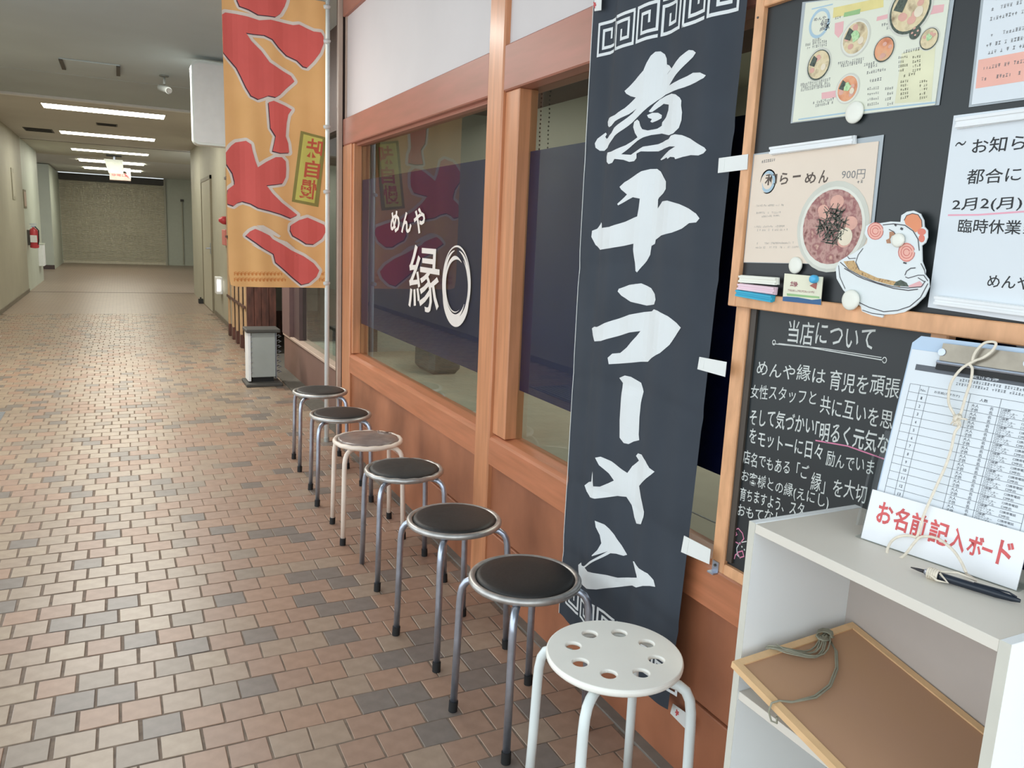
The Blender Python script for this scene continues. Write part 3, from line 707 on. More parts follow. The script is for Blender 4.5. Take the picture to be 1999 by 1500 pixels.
sharp(MB().lathe([(.150, .010), (.1585, .012), (.1635, .017), (.1645, .024), (.163, .029), (.158, .0305), (.150, .029)], 0, 0, 72, z0=.4535, cap=False).obj('rolled_edge', WHITEP, s7, True), 60)
MB().tube([(.134*cos(2*pi*k/56), .134*sin(2*pi*k/56), .462) for k in range(56)], .008, 8, closed=True).obj('seat_ring', WHITEL, s7, True)
for k in range(4):
    a = radians(45+90*k); ca, sa = cos(a), sin(a)
    P = [(r*ca, r*sa, z) for r, z in ((.110, .450), (.138, .450), (.160, .447), (.177, .438), (.188, .418), (.193, .388), (.195, .35), (.199, .2), (.206, .015))]
    lo = MB().tube(P, .0125, 12).obj('leg', WHITEL, s7, True)
    sharp(MB().tube([(.2058*ca, .2058*sa, .03), (.207*ca, .207*sa, 0)], .0152, 12).obj('rubber_foot', RUBBER, lo))
setst(s7, 1.024, 1.437, -7)
# pinch of the film on the cream stool's seat: small raised folds
mb = MB()
for k in range(9):
    a = radians(-60+k*17); L = .05+.02*(k % 3)
    mb.tube([(.06+.01*cos(a), .05+.01*sin(a), .479), (.06+L*.5*cos(a), .05+L*.5*sin(a), .4805), (.06+L*cos(a), .05+L*sin(a), .4755)], [.004, .003, .001], 6)
fo = mb.obj('film_folds', WRAP, None, True); fo.parent = s3

# ================================================================== BLACK BANNER
XB = 1.285
YB0, ZB0, ZB1 = 2.146, .205, 2.42
def fold(y, z):
    t = (2.146-y)/.65
    f = .0065*sin(2*pi*(t*2.3+.06*sin(z*2.1)))+.004*sin(2*pi*(t*5.1+.1*z)+1.3)
    f += -.007*math.exp(-((t-.17-.02*z)/.035)**2)
    for zc in (1.72, 1.37, 1.02, .68, .43): f += .0028*math.exp(-((z-zc-.03*sin(t*3))/.018)**2)
    return f
def yedge(z): return 1.484+.058*(2.0-z)/1.8
bn = thing('black_banner', 'tall black cloth banner with white brush lettering hung in front of the shop window', 'banner', (XB, 1.83, ZB0))
mb = MB(); NY, NZ = 70, 180; vs = []
for j in range(NZ+1):
    z = ZB0+(ZB1-ZB0)*j/NZ; ye = yedge(z)
    for i in range(NY+1):
        y = YB0+(ye-YB0)*i/NY; vs.append((XB+fold(y, z), y, z+(-.012*sin(pi*i/NY) if j == 0 else 0)))
fs = [(j*(NY+1)+i, j*(NY+1)+i+1, (j+1)*(NY+1)+i+1, (j+1)*(NY+1)+i) for j in range(NZ) for i in range(NY)]
mb.add(vs, fs); cl = mb.obj('cloth', BANB, bn, True)
mb = MB(); mb.tube([(XB-.001+fold(YB0, ZB0+(ZB1-ZB0)*k/40), YB0+.0005, ZB0+(ZB1-ZB0)*k/40) for k in range(41)], .0012, 5); mb.obj('pale_hem', TAPE, bn)
def drape(polys, off, foldf, axis, plane, cuts_a, cuts_b):
    """flat filled outlines cut finely and laid onto the folded cloth"""
    bm = bmesh.new()
    for P in polys:
        P = [Vector(p) for p in P]
        cl_ = []
        for p in P:
            if not cl_ or (p-cl_[-1]).length > 1e-5: cl_.append(p)
        from mathutils.geometry import tessellate_polygon
        v = [bm.verts.new(p) for p in cl_]
        for t in tessellate_polygon([cl_]):
            try: bm.faces.new([v[i] for i in t])
            except ValueError: pass
    for co, no, vals in ((0, axis, cuts_a), (0, Vector((0, 0, 1)), cuts_b)):
        for c_ in vals:
            bmesh.ops.bisect_plane(bm, geom=bm.verts[:]+bm.edges[:]+bm.faces[:], plane_co=no*c_, plane_no=no, dist=1e-6)
    return bm
def bprint(polys, name, material, parent, off):
    bm = drape(polys, off, fold, Vector((0, 1, 0)), XB, [1.48+.022*k for k in range(31)], [.2+.015*k for k in range(130)])
    for v in bm.verts: v.co.x = XB+fold(v.co.y, v.co.z)-off
    me = bpy.data.meshes.new(name); bm.to_mesh(me); bm.free(); me.materials.append(material)
    for p in me.polygons: p.use_smooth = False
    o = bpy.data.objects.new(name, me); C.objects.link(o); attach(o, parent); return o
A_ = lambda x, y: (1130+x/6, 80+y/6)
B_ = lambda x, y: (1080+x/3.75, 300+y/3.75)
C_ = lambda x, y: (1060+x/3.75, 700+y/3.75)
D_ = lambda x, y: (1060+x/3.75, 1050+y/3.75)
def tr(f, pts, X=XB): return [PX(*f(*p), X) for p in pts]
G1 = tr(A_, [(935,118),(975,150),(995,200),(1000,285),(1005,385),(1100,300),(1200,190),(1270,130),(1300,108),(1350,112),(1387,140),(1350,190),(1250,290),(1150,400),(1085,475),(1040,520),(1150,480),(1280,415),(1350,375),(1450,375),(1520,408),(1495,440),(1400,485),(1250,545),(1100,595),(985,625),(900,690),(830,760),(740,860),(640,955),(540,1040),(440,1115),(390,1175),(330,1245),(270,1285),(225,1285),(185,1250),(182,1200),(210,1145),(260,1095),(290,1070),(305,1090),(283,1120),(300,1145),(350,1125),(400,1085),(440,1020),(540,940),(640,850),(690,795),(600,860),(520,905),(450,945),(400,1000),(365,1013),(325,990),(318,945),(345,905),(400,890),(450,870),(560,790),(640,705),(680,665),(620,650),(575,620),(560,590),(600,545),(700,430),(775,350),(810,260),(850,175),(890,125)])
G2 = tr(A_, [(1002,270),(1040,285),(1078,322),(1040,350),(1003,385)])
G3 = tr(A_, [(1090,618),(1150,628),(1200,665),(1218,700),(1215,760),(1225,840),(1215,930),(1180,1020),(1120,1085),(1060,1105),(1000,1095),(930,1080),(830,1100),(760,1130),(700,1170),(640,1220),(580,1275),(520,1330),(620,1335),(690,1290),(760,1240),(900,1205),(1000,1165),(1060,1150),(1090,1110),(1140,1095),(1220,1105),(1320,1145),(1420,1205),(1490,1250),(1507,1280),(1480,1320),(1430,1345),(1330,1340),(1230,1360),(1150,1388),(1140,1365),(1090,1360),(1050,1385),(1035,1365),(990,1380),(935,1395),(925,1385),(1000,1330),(1080,1280),(1150,1240),(1080,1238),(980,1260),(900,1290),(800,1295),(740,1295),(690,1320),(690,1375),(660,1410),(600,1418),(540,1395),(450,1385),(420,1430),(370,1445),(335,1415),(325,1360),(345,1310),(400,1300),(470,1270),(560,1225),(640,1170),(695,1130),(660,1080),(645,1010),(660,950),(700,922),(725,945),(735,1000),(750,1035),(800,1048),(880,1025),(930,990),(940,950),(1000,890),(1040,810),(1045,745),(960,732),(900,780),(850,830),(830,835),(820,825),(870,740),(920,680),(990,640)])
G4 = tr(A_, [(805,870),(850,840),(900,838),(940,865),(935,900),(890,930),(845,955),(830,945),(845,915),(815,900)])
G5 = tr(B_, [(700,112),(740,110),(770,130),(835,205),(835,260),(810,290),(760,320),(750,335),(748,400),(800,350),(850,345),(930,370),(1010,405),(1060,440),(1080,475),(1060,505),(1010,510),(950,550),(880,580),(800,600),(735,630),(728,660),(700,675),(690,740),(665,785),(635,830),(612,870),(603,860),(595,790),(590,700),(593,660),(525,675),(430,695),(345,705),(300,670),(275,610),(280,565),(310,550),(345,503),(357,515),(360,545),(430,538),(530,500),(620,460),(630,400),(638,330),(590,320),(550,340),(490,380),(485,370),(545,300),(510,265),(500,245),(530,210),(600,165),(650,130)])
G6 = tr(B_, [(485,990),(560,962),(635,950),(700,985),(745,1030),(757,1070),(740,1105),(665,1113),(570,1085),(500,1040),(478,1010)])
G7 = tr(B_, [(275,1280),(300,1268),(330,1270),(450,1220),(560,1180),(650,1160),(715,1155),(740,1140),(780,1150),(850,1190),(910,1240),(945,1275),(920,1310),(860,1400),(800,1460),(725,1500),(685,1525),(625,1525),(565,1532),(485,1538),(420,1542),(415,1495),(440,1465),(490,1460),(540,1420),(600,1340),(625,1300),(560,1310),(450,1345),(370,1372),(310,1375),(285,1330)])
G8 = tr(C_, [(555,143),(600,125),(640,135),(700,180),(715,245),(700,330),(690,430),(685,560),(690,600),(650,610),(620,628),(590,620),(560,580),(560,450),(570,300),(580,180)])
G9 = tr(C_, [(405,725),(440,718),(500,755),(560,800),(610,840),(640,790),(690,750),(665,715),(680,697),(720,705),(770,750),(800,800),(832,828),(810,850),(760,890),(700,935),(720,990),(745,1060),(758,1120),(750,1160),(735,1212),(680,1210),(655,1165),(630,1080),(600,1015),(540,1008),(450,1020),(400,1025),(360,1015),(325,975),(305,930),(340,905),(370,900),(382,825),(385,850),(385,935),(430,938),(515,895),(480,840),(430,780)])
G10 = tr(D_, [(400,-127),(450,-97),(520,-22),(570,58),(602,128),(580,135),(535,118),(490,115),(400,165),(310,220),(345,245),(430,270),(540,295),(640,295),(705,290),(700,270),(650,175),(665,175),(720,220),(780,260),(815,310),(826,360),(790,352),(750,350),(700,362),(650,352),(560,362),(470,370),(400,378),(340,370),(290,345),(270,300),(262,200),(280,182),(285,205),(300,210),(380,160),(470,100),(430,115),(380,133),(378,128),(410,90),(432,40),(425,-20),(405,-80)])
bprint([G1, G3, G5, G7, G9, G10, G6, G8], 'brush_lettering', PRINTW, cl, .0012)
bprint([G2, G4], 'brush_dabs', PRINTW, cl, .0014)
def meander(y0, y1, z0, z1, flip):
    pt = [(1, 0), (0, 0), (0, 1), (1, 1), (1, .2), (.26, .2), (.26, .76), (.66, .76), (.66, .5)] if True else []
    if flip: pt = [(1-a, 1-b) for a, b in pt]
    P = [Vector((0, y0+(y1-y0)*a, z0+(z1-z0)*b)) for a, b in pt]; out = []; wd = .0085
    for a, b in zip(P[:-1], P[1:]):
        d = (b-a).normalized(); n = Vector((0, -d.z, d.y))*wd/2; e = d*wd/2
        out.append([a-e+n, b+e+n, b+e-n, a-e-n])
    return out
for za, zb in ((1.992, 2.078), (.262, .335)):
    ms = []
    for k in range(6): a = 2.105-.1005*k; ms += meander(a, a-.083, za, zb, k % 2 == 1)
    bprint(ms, 'meander_border', PRINTW, cl, .0012)
# white tapes that hold the banner
def tapebox(name, pts, label, red=None):
    P = [Vector(p) for p in pts]
    t = thing('tape_strip', label, 'tape', tuple(P[0]), 'white tape strips holding the black banner')
    MB().plate(P, (-.0012, 0, 0)).obj('strip', TAPE, t)
    c_ = sum(P, Vector())/4
    u = (P[1]-P[0]); v = (P[3]-P[0])
    MB().plate([P[0]+u*.05+v*.1+Vector((-.0013, 0, 0)), P[0]+u*.22+v*.1+Vector((-.0013, 0, 0)), P[0]+u*.22+v*.9+Vector((-.0013, 0, 0)), P[0]+u*.05+v*.9+Vector((-.0013, 0, 0))], (-.0005, 0, 0)).obj('tape_end', TAPE, t)
    if red:
        mb = MB(); o = P[0]+u*red[0]+v*red[1]+Vector((-.0021, 0, 0))
        for k in range(5):
            a = 2*pi*k/5+.4; mb.tube([o, o+(u.normalized()*cos(a)+v.normalized()*sin(a))*(.007+.003*(k % 2))], [.0028, .0018], 6)
        mb.obj('red_knot', REDI, t)
tp = lambda *q: [PX(u, v, 1.262) for u, v in q]
tapebox('t', tp((1404, 309), (1461, 301), (1459, 331), (1402, 338)), 'white tape strip from the black banner upper right edge to the board frame')
tapebox('t', tp((1366, 697), (1419, 707), (1416, 736), (1362, 721)), 'white tape strip at mid height on the right edge of the black banner')
tapebox('t', tp((1336, 1046), (1388, 1073), (1385, 1102), (1330, 1078)), 'white tape strip on the right edge of the black banner above the sill rail')
tapebox('t', [PX(u, v, 1.318) for u, v in ((1314, 1374), (1348, 1398), (1346, 1431), (1309, 1393))], 'white tape strip with a red knot at the bottom corner of the black banner', (.35, .5))
tapebox('t', [PX(u, v, 1.27) for u, v in ((1160, -25), (1176, -32), (1174, 20), (1161, 22))], 'white tape strip with a red knot at the top left corner of the black banner', (.1, .75))

# ================================================================== ORANGE BANNER
YO = 5.335
def foldo(x, z):
    t = (x-.6)/.62; return .006*sin(2*pi*(t*1.7+.05*z))+.003*sin(2*pi*(t*4.1)+z*2)
ob = thing('orange_banner', 'orange cloth banner with big red brush lettering seen from behind beside the window', 'banner', (1.235, YO, 1.07))
def xl(z): return .612-.006*(z-1.07)
mb = MB(); NX, NZ = 40, 70; vs = []
XRB = 1.222
for j in range(NZ+1):
    z = 1.07+1.8*j/NZ
    for i in range(NX+1):
        x = xl(z)+(XRB-xl(z))*i/NX; cr = .022*max(0, 1-i/3.0)*max(0, 1-j/3.0)
        vs.append((x+cr*.4, YO+foldo(x, z), z+cr*.5))
mb.add(vs, [(j*(NX+1)+i, j*(NX+1)+i+1, (j+1)*(NX+1)+i+1, (j+1)*(NX+1)+i) for j in range(NZ) for i in range(NX)])
oc_ = mb.obj('cloth', ORANGE, ob, True)
def oprint(polys, name, material, off, par=None):
    polys = [[p for p in P] for P in polys]
    bm = drape(polys, off, foldo, Vector((1, 0, 0)), YO, [.6+.03*k for k in range(22)], [1.1+.06*k for k in range(30)])
    kill = [f for f in bm.faces if f.calc_center_median().x > XRB or f.calc_center_median().x < xl(2) or f.calc_center_median().z > 2.865]
    for v in bm.verts:
        v.co.x = min(max(v.co.x, xl(v.co.z)+.0005), XRB); v.co.y = YO+foldo(v.co.x, v.co.z)-off; v.co.z = min(v.co.z, 2.868)
    bmesh.ops.delete(bm, geom=kill, context='FACES')
    me = bpy.data.meshes.new(name); bm.to_mesh(me); bm.free(); me.materials.append(material)
    o = bpy.data.objects.new(name, me); C.objects.link(o); attach(o, par or oc_); return o
E_ = lambda x, y: (420+x/5, y/5)
F_ = lambda x, y: (420+x/5, 280+y/5)
def tro(f, pts): return [PY(*f(*p), YO) for p in pts]
R1 = tro(E_, [(215,-160),(215,0),(240,60),(330,95),(420,145),(500,155),(590,165),(640,130),(680,60),(700,0),(700,-160)])
R2 = tro(E_, [(55,145),(100,120),(200,135),(320,165),(430,200),(540,195),(640,215),(760,245),(820,240),(880,270),(960,310),(1030,320),(1055,360),(1055,430),(1020,520),(960,600),(900,660),(860,650),(800,590),(700,540),(620,460),(560,385),(480,345),(380,335),(300,322),(350,400),(450,500),(530,610),(640,680),(740,740),(775,795),(700,860),(640,920),(590,950),(520,935),(480,950),(420,970),(350,935),(300,850),(250,740),(210,660),(150,590),(50,480)])
R3 = tro(E_, [(520,1000),(570,985),(680,1030),(750,1070),(715,1120),(700,1200),(690,1330),(715,1400),(725,1490),(640,1495),(560,1475),(580,1380),(590,1330),(540,1250),(530,1130)])
R4 = tro(F_, [(100,90),(160,20),(200,-10),(300,-25),(350,10),(365,80),(390,170),(415,235),(500,180),(590,135),(650,135),(690,175),(695,250),(690,330),(660,390),(600,400),(500,410),(560,490),(650,580),(730,640),(805,700),(740,730),(640,690),(540,660),(420,630),(350,590),(270,565),(220,580),(180,610),(120,590),(105,520),(125,450),(190,400),(190,370),(170,290),(110,200)])
R5 = tro(F_, [(740,800),(820,750),(900,725),(960,750),(1060,795),(1100,850),(1040,930),(960,985),(890,980),(830,940),(760,900),(735,850)])
R6 = tro(F_, [(300,900),(340,860),(390,835),(450,860),(530,900),(560,935),(680,1000),(745,1045),(860,1100),(960,1170),(1015,1240),(990,1300),(920,1360),(845,1380),(760,1310),(660,1220),(590,1160),(570,1080),(480,1030),(400,970)])
def outset(P, wd):
    """band around an outline: quads along the edges and discs at the corners"""
    out = [P]; N = len(P)
    for i in range(N):
        a, b = P[i], P[(i+1) % N]; d = b-a
        if d.length < 1e-5: continue
        d.normalize(); n = Vector((-d.z, 0, d.x))*wd
        out.append([a+n, b+n, b-n, a-n]); out.append([a+Vector((cos(2*pi*k/10), 0, sin(2*pi*k/10)))*wd for k in range(10)])
    return out
REDS = [R1, R2, R3, R4, R5, R6]
for i, P in enumerate(REDS):
    o = oprint(outset(P, .0195), 'pale_outline', OUTL, .0009+.00003*i)
sh_ = [[p+Vector((-.005, 0, -.006)) for p in P] for P in REDS]
oprint(sh_, 'dark_letter_shade', SHADE, .0018)
oprint(REDS, 'red_lettering', REDB, .0024)
# streaks of dry brush in the last stroke
mb_ = [tro(F_, q) for q in ([(400,800),(470,800),(560,850),(640,905),(620,920),(540,880),(460,840)], [(590,925),(700,960),(780,1025),(740,1040),(660,990)], [(350,985),(430,1010),(560,1085),(540,1090),(420,1030)])]
oprint(mb_, 'dry_brush_streaks', OUTL, .0030)
oprint([tro(F_, [(835,-122),(1080,-55),(1005,622),(750,568)])], 'plaque_border', PLQD, .0028)  # olive printed border of the plaque
oprint([tro(F_, [(862,-90),(1045,-40),(968,585),(782,548)])], 'plaque_field', PLQ, .0034)
pb = MB()
for ch, cx_, cy_, s_ in (('味', 945, 55, 78), ('自', 928, 258, 72), ('慢', 888, 452, 80)):
    c0 = PY(*F_(cx_, cy_), YO); rr = s_/5/FPX*YO*1.12
    sl = .10
    write(pb, ch, c0+Vector((rr*.85+sl*rr, -.001-.0034, -rr)), Vector((-1.7*rr, 0, .12*rr)), Vector((.22*rr, 0, 2*rr)), .02)
pb.v = [(x, YO+foldo(x, z)-.0040, z) for x, y, z in pb.v]; pb.obj('plaque_lettering', PLQR, oc_)
pt = []
for row, vv in enumerate((1272, 1330)):
    for k in range(25):
        u = 205+k*36; c0 = PY(*F_(u, vv), YO)
        if (700 if row else 640) < u < 1010: continue
        r = .0125
        for a, b, c_, d in ((-1, 1, -.2, .15), (-1, -.6, -1, .8), (.3, .8, -.9, .4), (-.6, .4, .6, .9)):
            pt.append([c0+Vector((a*r, 0, c_*r)), c0+Vector((b*r, 0, c_*r)), c0+Vector((b*r, 0, d*r)), c0+Vector((a*r, 0, d*r))])
oprint(pt, 'border_pattern', ORANGED, .0007)['kind'] = 'stuff'
for z in (2.84, 2.635, 2.11, 1.70, 1.10):
    MB().tube([(1.215, YO-.003, z), (1.228, YO-.013, z+.002), (1.246, YO-.008, z+.004), (1.25, YO+.006, z+.002)], [.013, .014, .012, .007], 8).obj('white_loop', TAPE, ob, True)
pole = thing('banner_pole', 'slim white banner pole standing on the floor beside the far end of the shop front', 'pole', (1.238, YO, 0))
MB().tube([(1.2365, YO+.004, .0), (1.238, YO+.004, 1.6), (1.24, YO+.006, 2.90)], [.0165, .0155, .014], 14).obj('shaft', WHITEL, pole, True)
sharp(MB().tube([(1.2365, YO+.004, .0), (1.2365, YO+.004, .03)], .019, 14).obj('foot_cap', GREYP, pole))
MB().tube([(1.24, YO+.004, 2.885), (.62, YO+.004, 2.885)], .006, 8).obj('top_arm', WHITEL, pole, True)

# ---- blank white sign box projecting from the wall
sg = thing('projecting_sign', 'blank white rounded sign box jutting from the wall behind the orange banner', 'sign', (1.0, 8.0, 2.5))
x0, x1, z0, z1, r = .632, 1.33, 2.175, 2.905, .055; P = []
for cx_, cz_, a0 in ((x0+r, z0+r, 180), (x1-r, z0+r, 270), (x1-r, z1-r, 0), (x0+r, z1-r, 90)):
    for k in range(9): a = radians(a0+90*k/8); P.append((cx_+r*cos(a), 8.0, cz_+r*sin(a)))
sharp(MB().plate(P, (0, .17, 0)).obj('housing', WHITEL, sg), 40)
cxm, czm = (x0+x1)/2, (z0+z1)/2
sharp(MB().plate([(cxm+(p[0]-cxm)*.955, 7.9985, czm+(p[2]-czm)*.945) for p in P], (0, -.004, 0)).obj('face', WHITE, sg), 40)
MB().box(1.33, 1.5, 8.05, 8.11, 2.3, 2.8).obj('wall_bracket', GREYP, sg)

# ================================================================== BOARDS
nx = (-1, 0, 0)
ub = thing('menu_board', 'black magnetic board with a pale wooden frame above the chalkboard, covered in notices', 'board', (1.29, 1.0, 1.29))
Y0, Y1, Z0, Z1 = 1.428, .30, 1.320, 1.992
MB().box(1.277, 1.29, Y1, Y0, Z0, Z1).obj('panel', BOARD, ub)
fw_ = .0265
MB().box(1.264, 1.29, Y0-fw_, Y0, Z0, Z1, .002).obj('stile', WOODL, ub); MB().box(1.264, 1.29, Y1, Y1+fw_, Z0, Z1, .002).obj('stile', WOODL, ub)
MB().box(1.263, 1.2895, Y1+fw_, Y0-fw_, Z1-fw_, Z1, .002).obj('rail', WOODL, ub); MB().box(1.263, 1.2895, Y1+fw_, Y0-fw_, Z0, Z0+.034, .002).obj('rail', WOODL, ub)
MB().tube([(1.264, Y0-.012, Z1-.045), (1.2625, Y0-.012, Z1-.045)], .0025, 8).obj('screw', GREYD, ub)
lb = thing('chalkboard', 'chalkboard with white handwriting in a wooden frame standing on the window sill rail', 'board', (1.3, 1.2, .66))
XC = 1.303
MB().box(XC, XC+.012, .91, 1.41, .672, 1.345).obj('panel', BOARD, lb)
MB().box(1.290, XC+.012, 1.385, 1.428, .664, 1.345, .003).obj('stile', WOODL, lb)
MB().box(1.2905, XC+.012, .89, .925, .664, 1.345, .003).obj('stile', WOODL, lb)
MB().box(1.2905, XC+.012, .925, 1.385, .664, .692, .003).obj('rail', WOODL, lb)
MB().box(1.297, 1.312, 1.366, 1.385, .70, 1.34).obj('bevel_bead', mat('bead', (70, 62, 54), .5), lb)  # dark inner bevel of the frame
MB().box(1.272, 1.288, 1.398, 1.42, .660, .664).box(1.2865, 1.2895, 1.398, 1.42, .664, .69).obj('metal_clip', CHROME, lb)
MB().tube([(1.286, 1.409, .68), (1.284, 1.409, .68)], .0035, 8).obj('clip_screw', GREYD, lb)
XW = XC-.0005
W7 = lambda x, y: PX(1400+x/3.337, 600+y/3.337, XW)
mb = MB()
def hline(txt, a, b, h, bold=.004, jit=.06, mi=0):
    p, q = W7(*a), W7(*b); t_ = W7(a[0]+4, a[1]-h)
    write(mb, txt, p, q-p, Vector((0, 0, (t_-p).z)), bold, mi, jit)
hline('当店について', (455, 232), (1015, 290), 150, .006)
hline('めんや縁は', (255, 440), (700, 505), 98); hline('育児を頑張', (725, 535), (1180, 600), 130)
hline('女性スタッフと', (215, 588), (640, 640), 92, .003); hline('共に互いを思', (665, 690), (1135, 805), 120)
hline('そして気づかい', (208, 765), (625, 835), 115, .010); hline('「明るく元気な', (632, 860), (1110, 965), 130, .012)
hline('をモットーに日々', (205, 890), (680, 1000), 100, .008); hline('励んでいま', (705, 1030), (1015, 1100), 100, .004)
hline('店名でもある「ご', (165, 1020), (590, 1125), 90, .006); hline('縁」を大切', (605, 1190), (965, 1285), 120, .004)
hline('お客様との縁(えにし)', (155, 1145), (720, 1330), 92, .004)
hline('育ちますよう、スタ', (145, 1255), (560, 1370), 85, .007)
hline('おもてなし', (130, 1355), (420, 1420), 75, .007)
mb.line([W7(365, 238), W7(600, 262), W7(1080, 345)], .0022, nx); mb.line([W7(400, 236), W7(700, 270), W7(1070, 328)], .0016, nx)
for c0 in (W7(370, 230), W7(1090, 345)): mb.line([c0+Vector((0, .0045*cos(k*pi/5), .0055*sin(k*pi/5))) for k in range(10)], .0018, nx, closed=True)
mb.obj('chalk_writing', CHALK, lb)
mb = MB(); mb.line([W7(640, 868), W7(850, 905), W7(1090, 990)], .0028, nx)
H9 = lambda x, y: PX(1060+x/3.75, 700+y/3.75, XW)
for q in ([(1400,1350),(1395,1310),(1420,1290),(1405,1255),(1430,1245),(1460,1280),(1470,1320),(1440,1360),(1410,1345)], [(1425,1420),(1460,1410),(1470,1450),(1440,1460),(1425,1425)], [(1400,1470),(1408,1440),(1420,1430)]):
    mb.line([H9(*p) for p in q], .0026, nx)
mb.obj('pink_chalk_marks', CHALKP, lb)
mb = MB(); mb.line([H9(1490, 1340), H9(1440, 1350), H9(1418, 1390), H9(1422, 1440), H9(1445, 1465)], .0022, nx)
for q in ((1452, 1378), (1470, 1400)): mb.line([H9(*q), H9(q[0]+8, q[1]+3)], .004, nx)
mb.obj('small_chalk_doodle', CHALK, lb)

# ---- sheets and magnets on the upper board (each its own thing)
XS = 1.2745
def sheet(name, label, cat, pts, m, th=.0015, clear=None, X=XS):
    t = thing(name, label, cat, (X, pts[0][0], pts[0][1]))
    if clear: MB().plate([(X+.0012, y, z) for y, z in clear], (-.0006, 0, 0)).obj('laminate_edge', mat('laminate', (168, 176, 180), .3, var=.05), t)
    o = MB().plate([(X, y, z) for y, z in pts], (-th, 0, 0)).obj('paper', m, t); return t, o
def q2(*pp): return [(PX(u, v, XS).y, PX(u, v, XS).z) for u, v in pp]
def disc(mb, c, r, mi=0, n=28, off=0, ry=1):
    c = Vector(c)+Vector((-off, 0, 0)); mb.poly([c+Vector((0, r*cos(2*pi*k/n), r*ry*sin(2*pi*k/n))) for k in range(n)], mi)
def bowl(par, c, r, soup, green=True, rim=BOWLW, egg=True, nori=True, sd=1):
    """printed photograph of a noodle bowl, flat on the sheet"""
    rnd = random.Random(sd); mb = MB(); X0 = c[0]
    disc(mb, c, r*1.22, 0, off=.0002); disc(mb, (c[0], c[1], c[2]-r*.03), r*1.1, 1, off=.0004); disc(mb, c, r, 2, off=.0006)
    for k in range(5):
        a = rnd.uniform(0, 6.28); d = r*rnd.uniform(.45, .72); disc(mb, (X0, c[1]+d*cos(a), c[2]+d*sin(a)), r*rnd.uniform(.17, .26), 3, 14, .0008+.00005*k, .8)
    if egg: disc(mb, (X0, c[1]-r*.5, c[2]-r*.25), r*.24, 4, 16, .0012)
    if nori: mb.poly([(X0-.0011, c[1]+r*a, c[2]+r*b) for a, b in ((.9, .1), (.55, .75), (.15, .45), (.4, -.1))], 5)
    if green:
        pts = [(X0-.0013, c[1]+r*(.34+.09*rnd.uniform(-1, 1))*cos(a*.5), c[2]+r*.12+r*(.34+.09*rnd.uniform(-1, 1))*sin(a*.5)) for a in range(12)]
        mb.poly(pts, 6)
    mb.obj('bowl_picture', [BOWLS, rim, soup, TOPP, EGGP, NORI, SCAL], par)
V_ = Vector
# laminated menu
t, pp = sheet('menu_sheet', 'laminated colour menu with bowls and prices, upper left on the magnetic board', 'menu', q2((1574, 6), (1548, 239), (1826, 205), (1858, -28)), MENUP, clear=q2((1566, 4), (1543, 241), (1833, 205), (1866, -28)))
Z5 = lambda x, y, o=.0017: PX(1450+x/3.641, y/3.641, XS-o)
mb = MB(); mb.poly([Z5(645, 55), Z5(1000, -20), Z5(1000, 50), Z5(640, 128)], 0); mb.poly([Z5(722, 90, .0019), Z5(838, 62, .0019), Z5(830, 98, .0019), Z5(715, 122, .0019)], 1)
mb.poly([Z5(1130, 380), Z5(1370, 320), Z5(1340, 720), Z5(1080, 735)], 2)
mb.line([Z5(395, 850), Z5(860, 785), Z5(1370, 728)], .0028, nx, 3); mb.line([Z5(490, 65), Z5(640, 30)], .0025, nx, 3)
for c0, r in ((Z5(545, 165), .024),): mb.line([c0+V_((0, r*cos(k*pi/12), r*1.05*sin(k*pi/12))) for k in range(24)], .006, nx, 4, closed=True)
mb.poly([Z5(655, 165), Z5(718, 150), Z5(712, 225), Z5(680, 270), Z5(652, 240)], 5); mb.poly([Z5(560, 660), Z5(680, 640), Z5(680, 690), Z5(560, 705)], 5)
mb.poly([Z5(1310, 45), Z5(1432, 30), Z5(1425, 85), Z5(1305, 110)], 5); mb.poly([Z5(955, 120), Z5(1030, 100), Z5(1030, 130), Z5(950, 150)], 5)
mb.obj('colour_fields', [YELB, GRNB, mat('cream_print', (220, 218, 184), .6), BLUL, BLUL, PINKR], pp)
bowl(pp, Z5(800, 270), .0285, SOUP3, sd=3); bowl(pp, Z5(540, 460), .0265, SOUP3, False, NORI, sd=4); bowl(pp, Z5(745, 630), .0235, SOUP2, sd=5)
bowl(pp, Z5(1005, 350), .020, SOUP2, False, NORI, False, False, 6); bowl(pp, Z5(1325, 275), .0165, SOUP3, True, NORI, False, False, 7); bowl(pp, Z5(1225, 230), .0105, NORI, False, NORI, False, False, 8); bowl(pp, Z5(1190, 60), .038, SOUP3, False, NORI, sd=9)
mb = MB()
write(mb, 'めんや', Z5(505, 152), Z5(590, 135)-Z5(505, 152), V_((0, 0, .0065)), .02); write(mb, '縁', Z5(545, 225), Z5(615, 210)-Z5(545, 225), V_((0, 0, .022)), .01)
for a, b in (((495, 298), (560, 285)), ((445, 328), (600, 300)), ((455, 350), (600, 325)), ((410, 612), (625, 570)), ((415, 632), (620, 595)), ((412, 650), (625, 615)), ((675, 462), (865, 425)), ((695, 480), (850, 450)), ((498, 740), (650, 710)), ((515, 762), (645, 735)), ((860, 472), (940, 455)), ((890, 490), (960, 470)), ((880, 528), (1020, 500)), ((985, 190), (1100, 165)), ((1020, 210), (1095, 190)), ((900, 585), (990, 570)), ((1140, 380), (1260, 355)), ((1125, 552), (1230, 530)), ((655, 138), (700, 128))):
    p, q = Z5(*a), Z5(*b); scrawl(mb, p, q-p, V_((0, 0, .0052)))
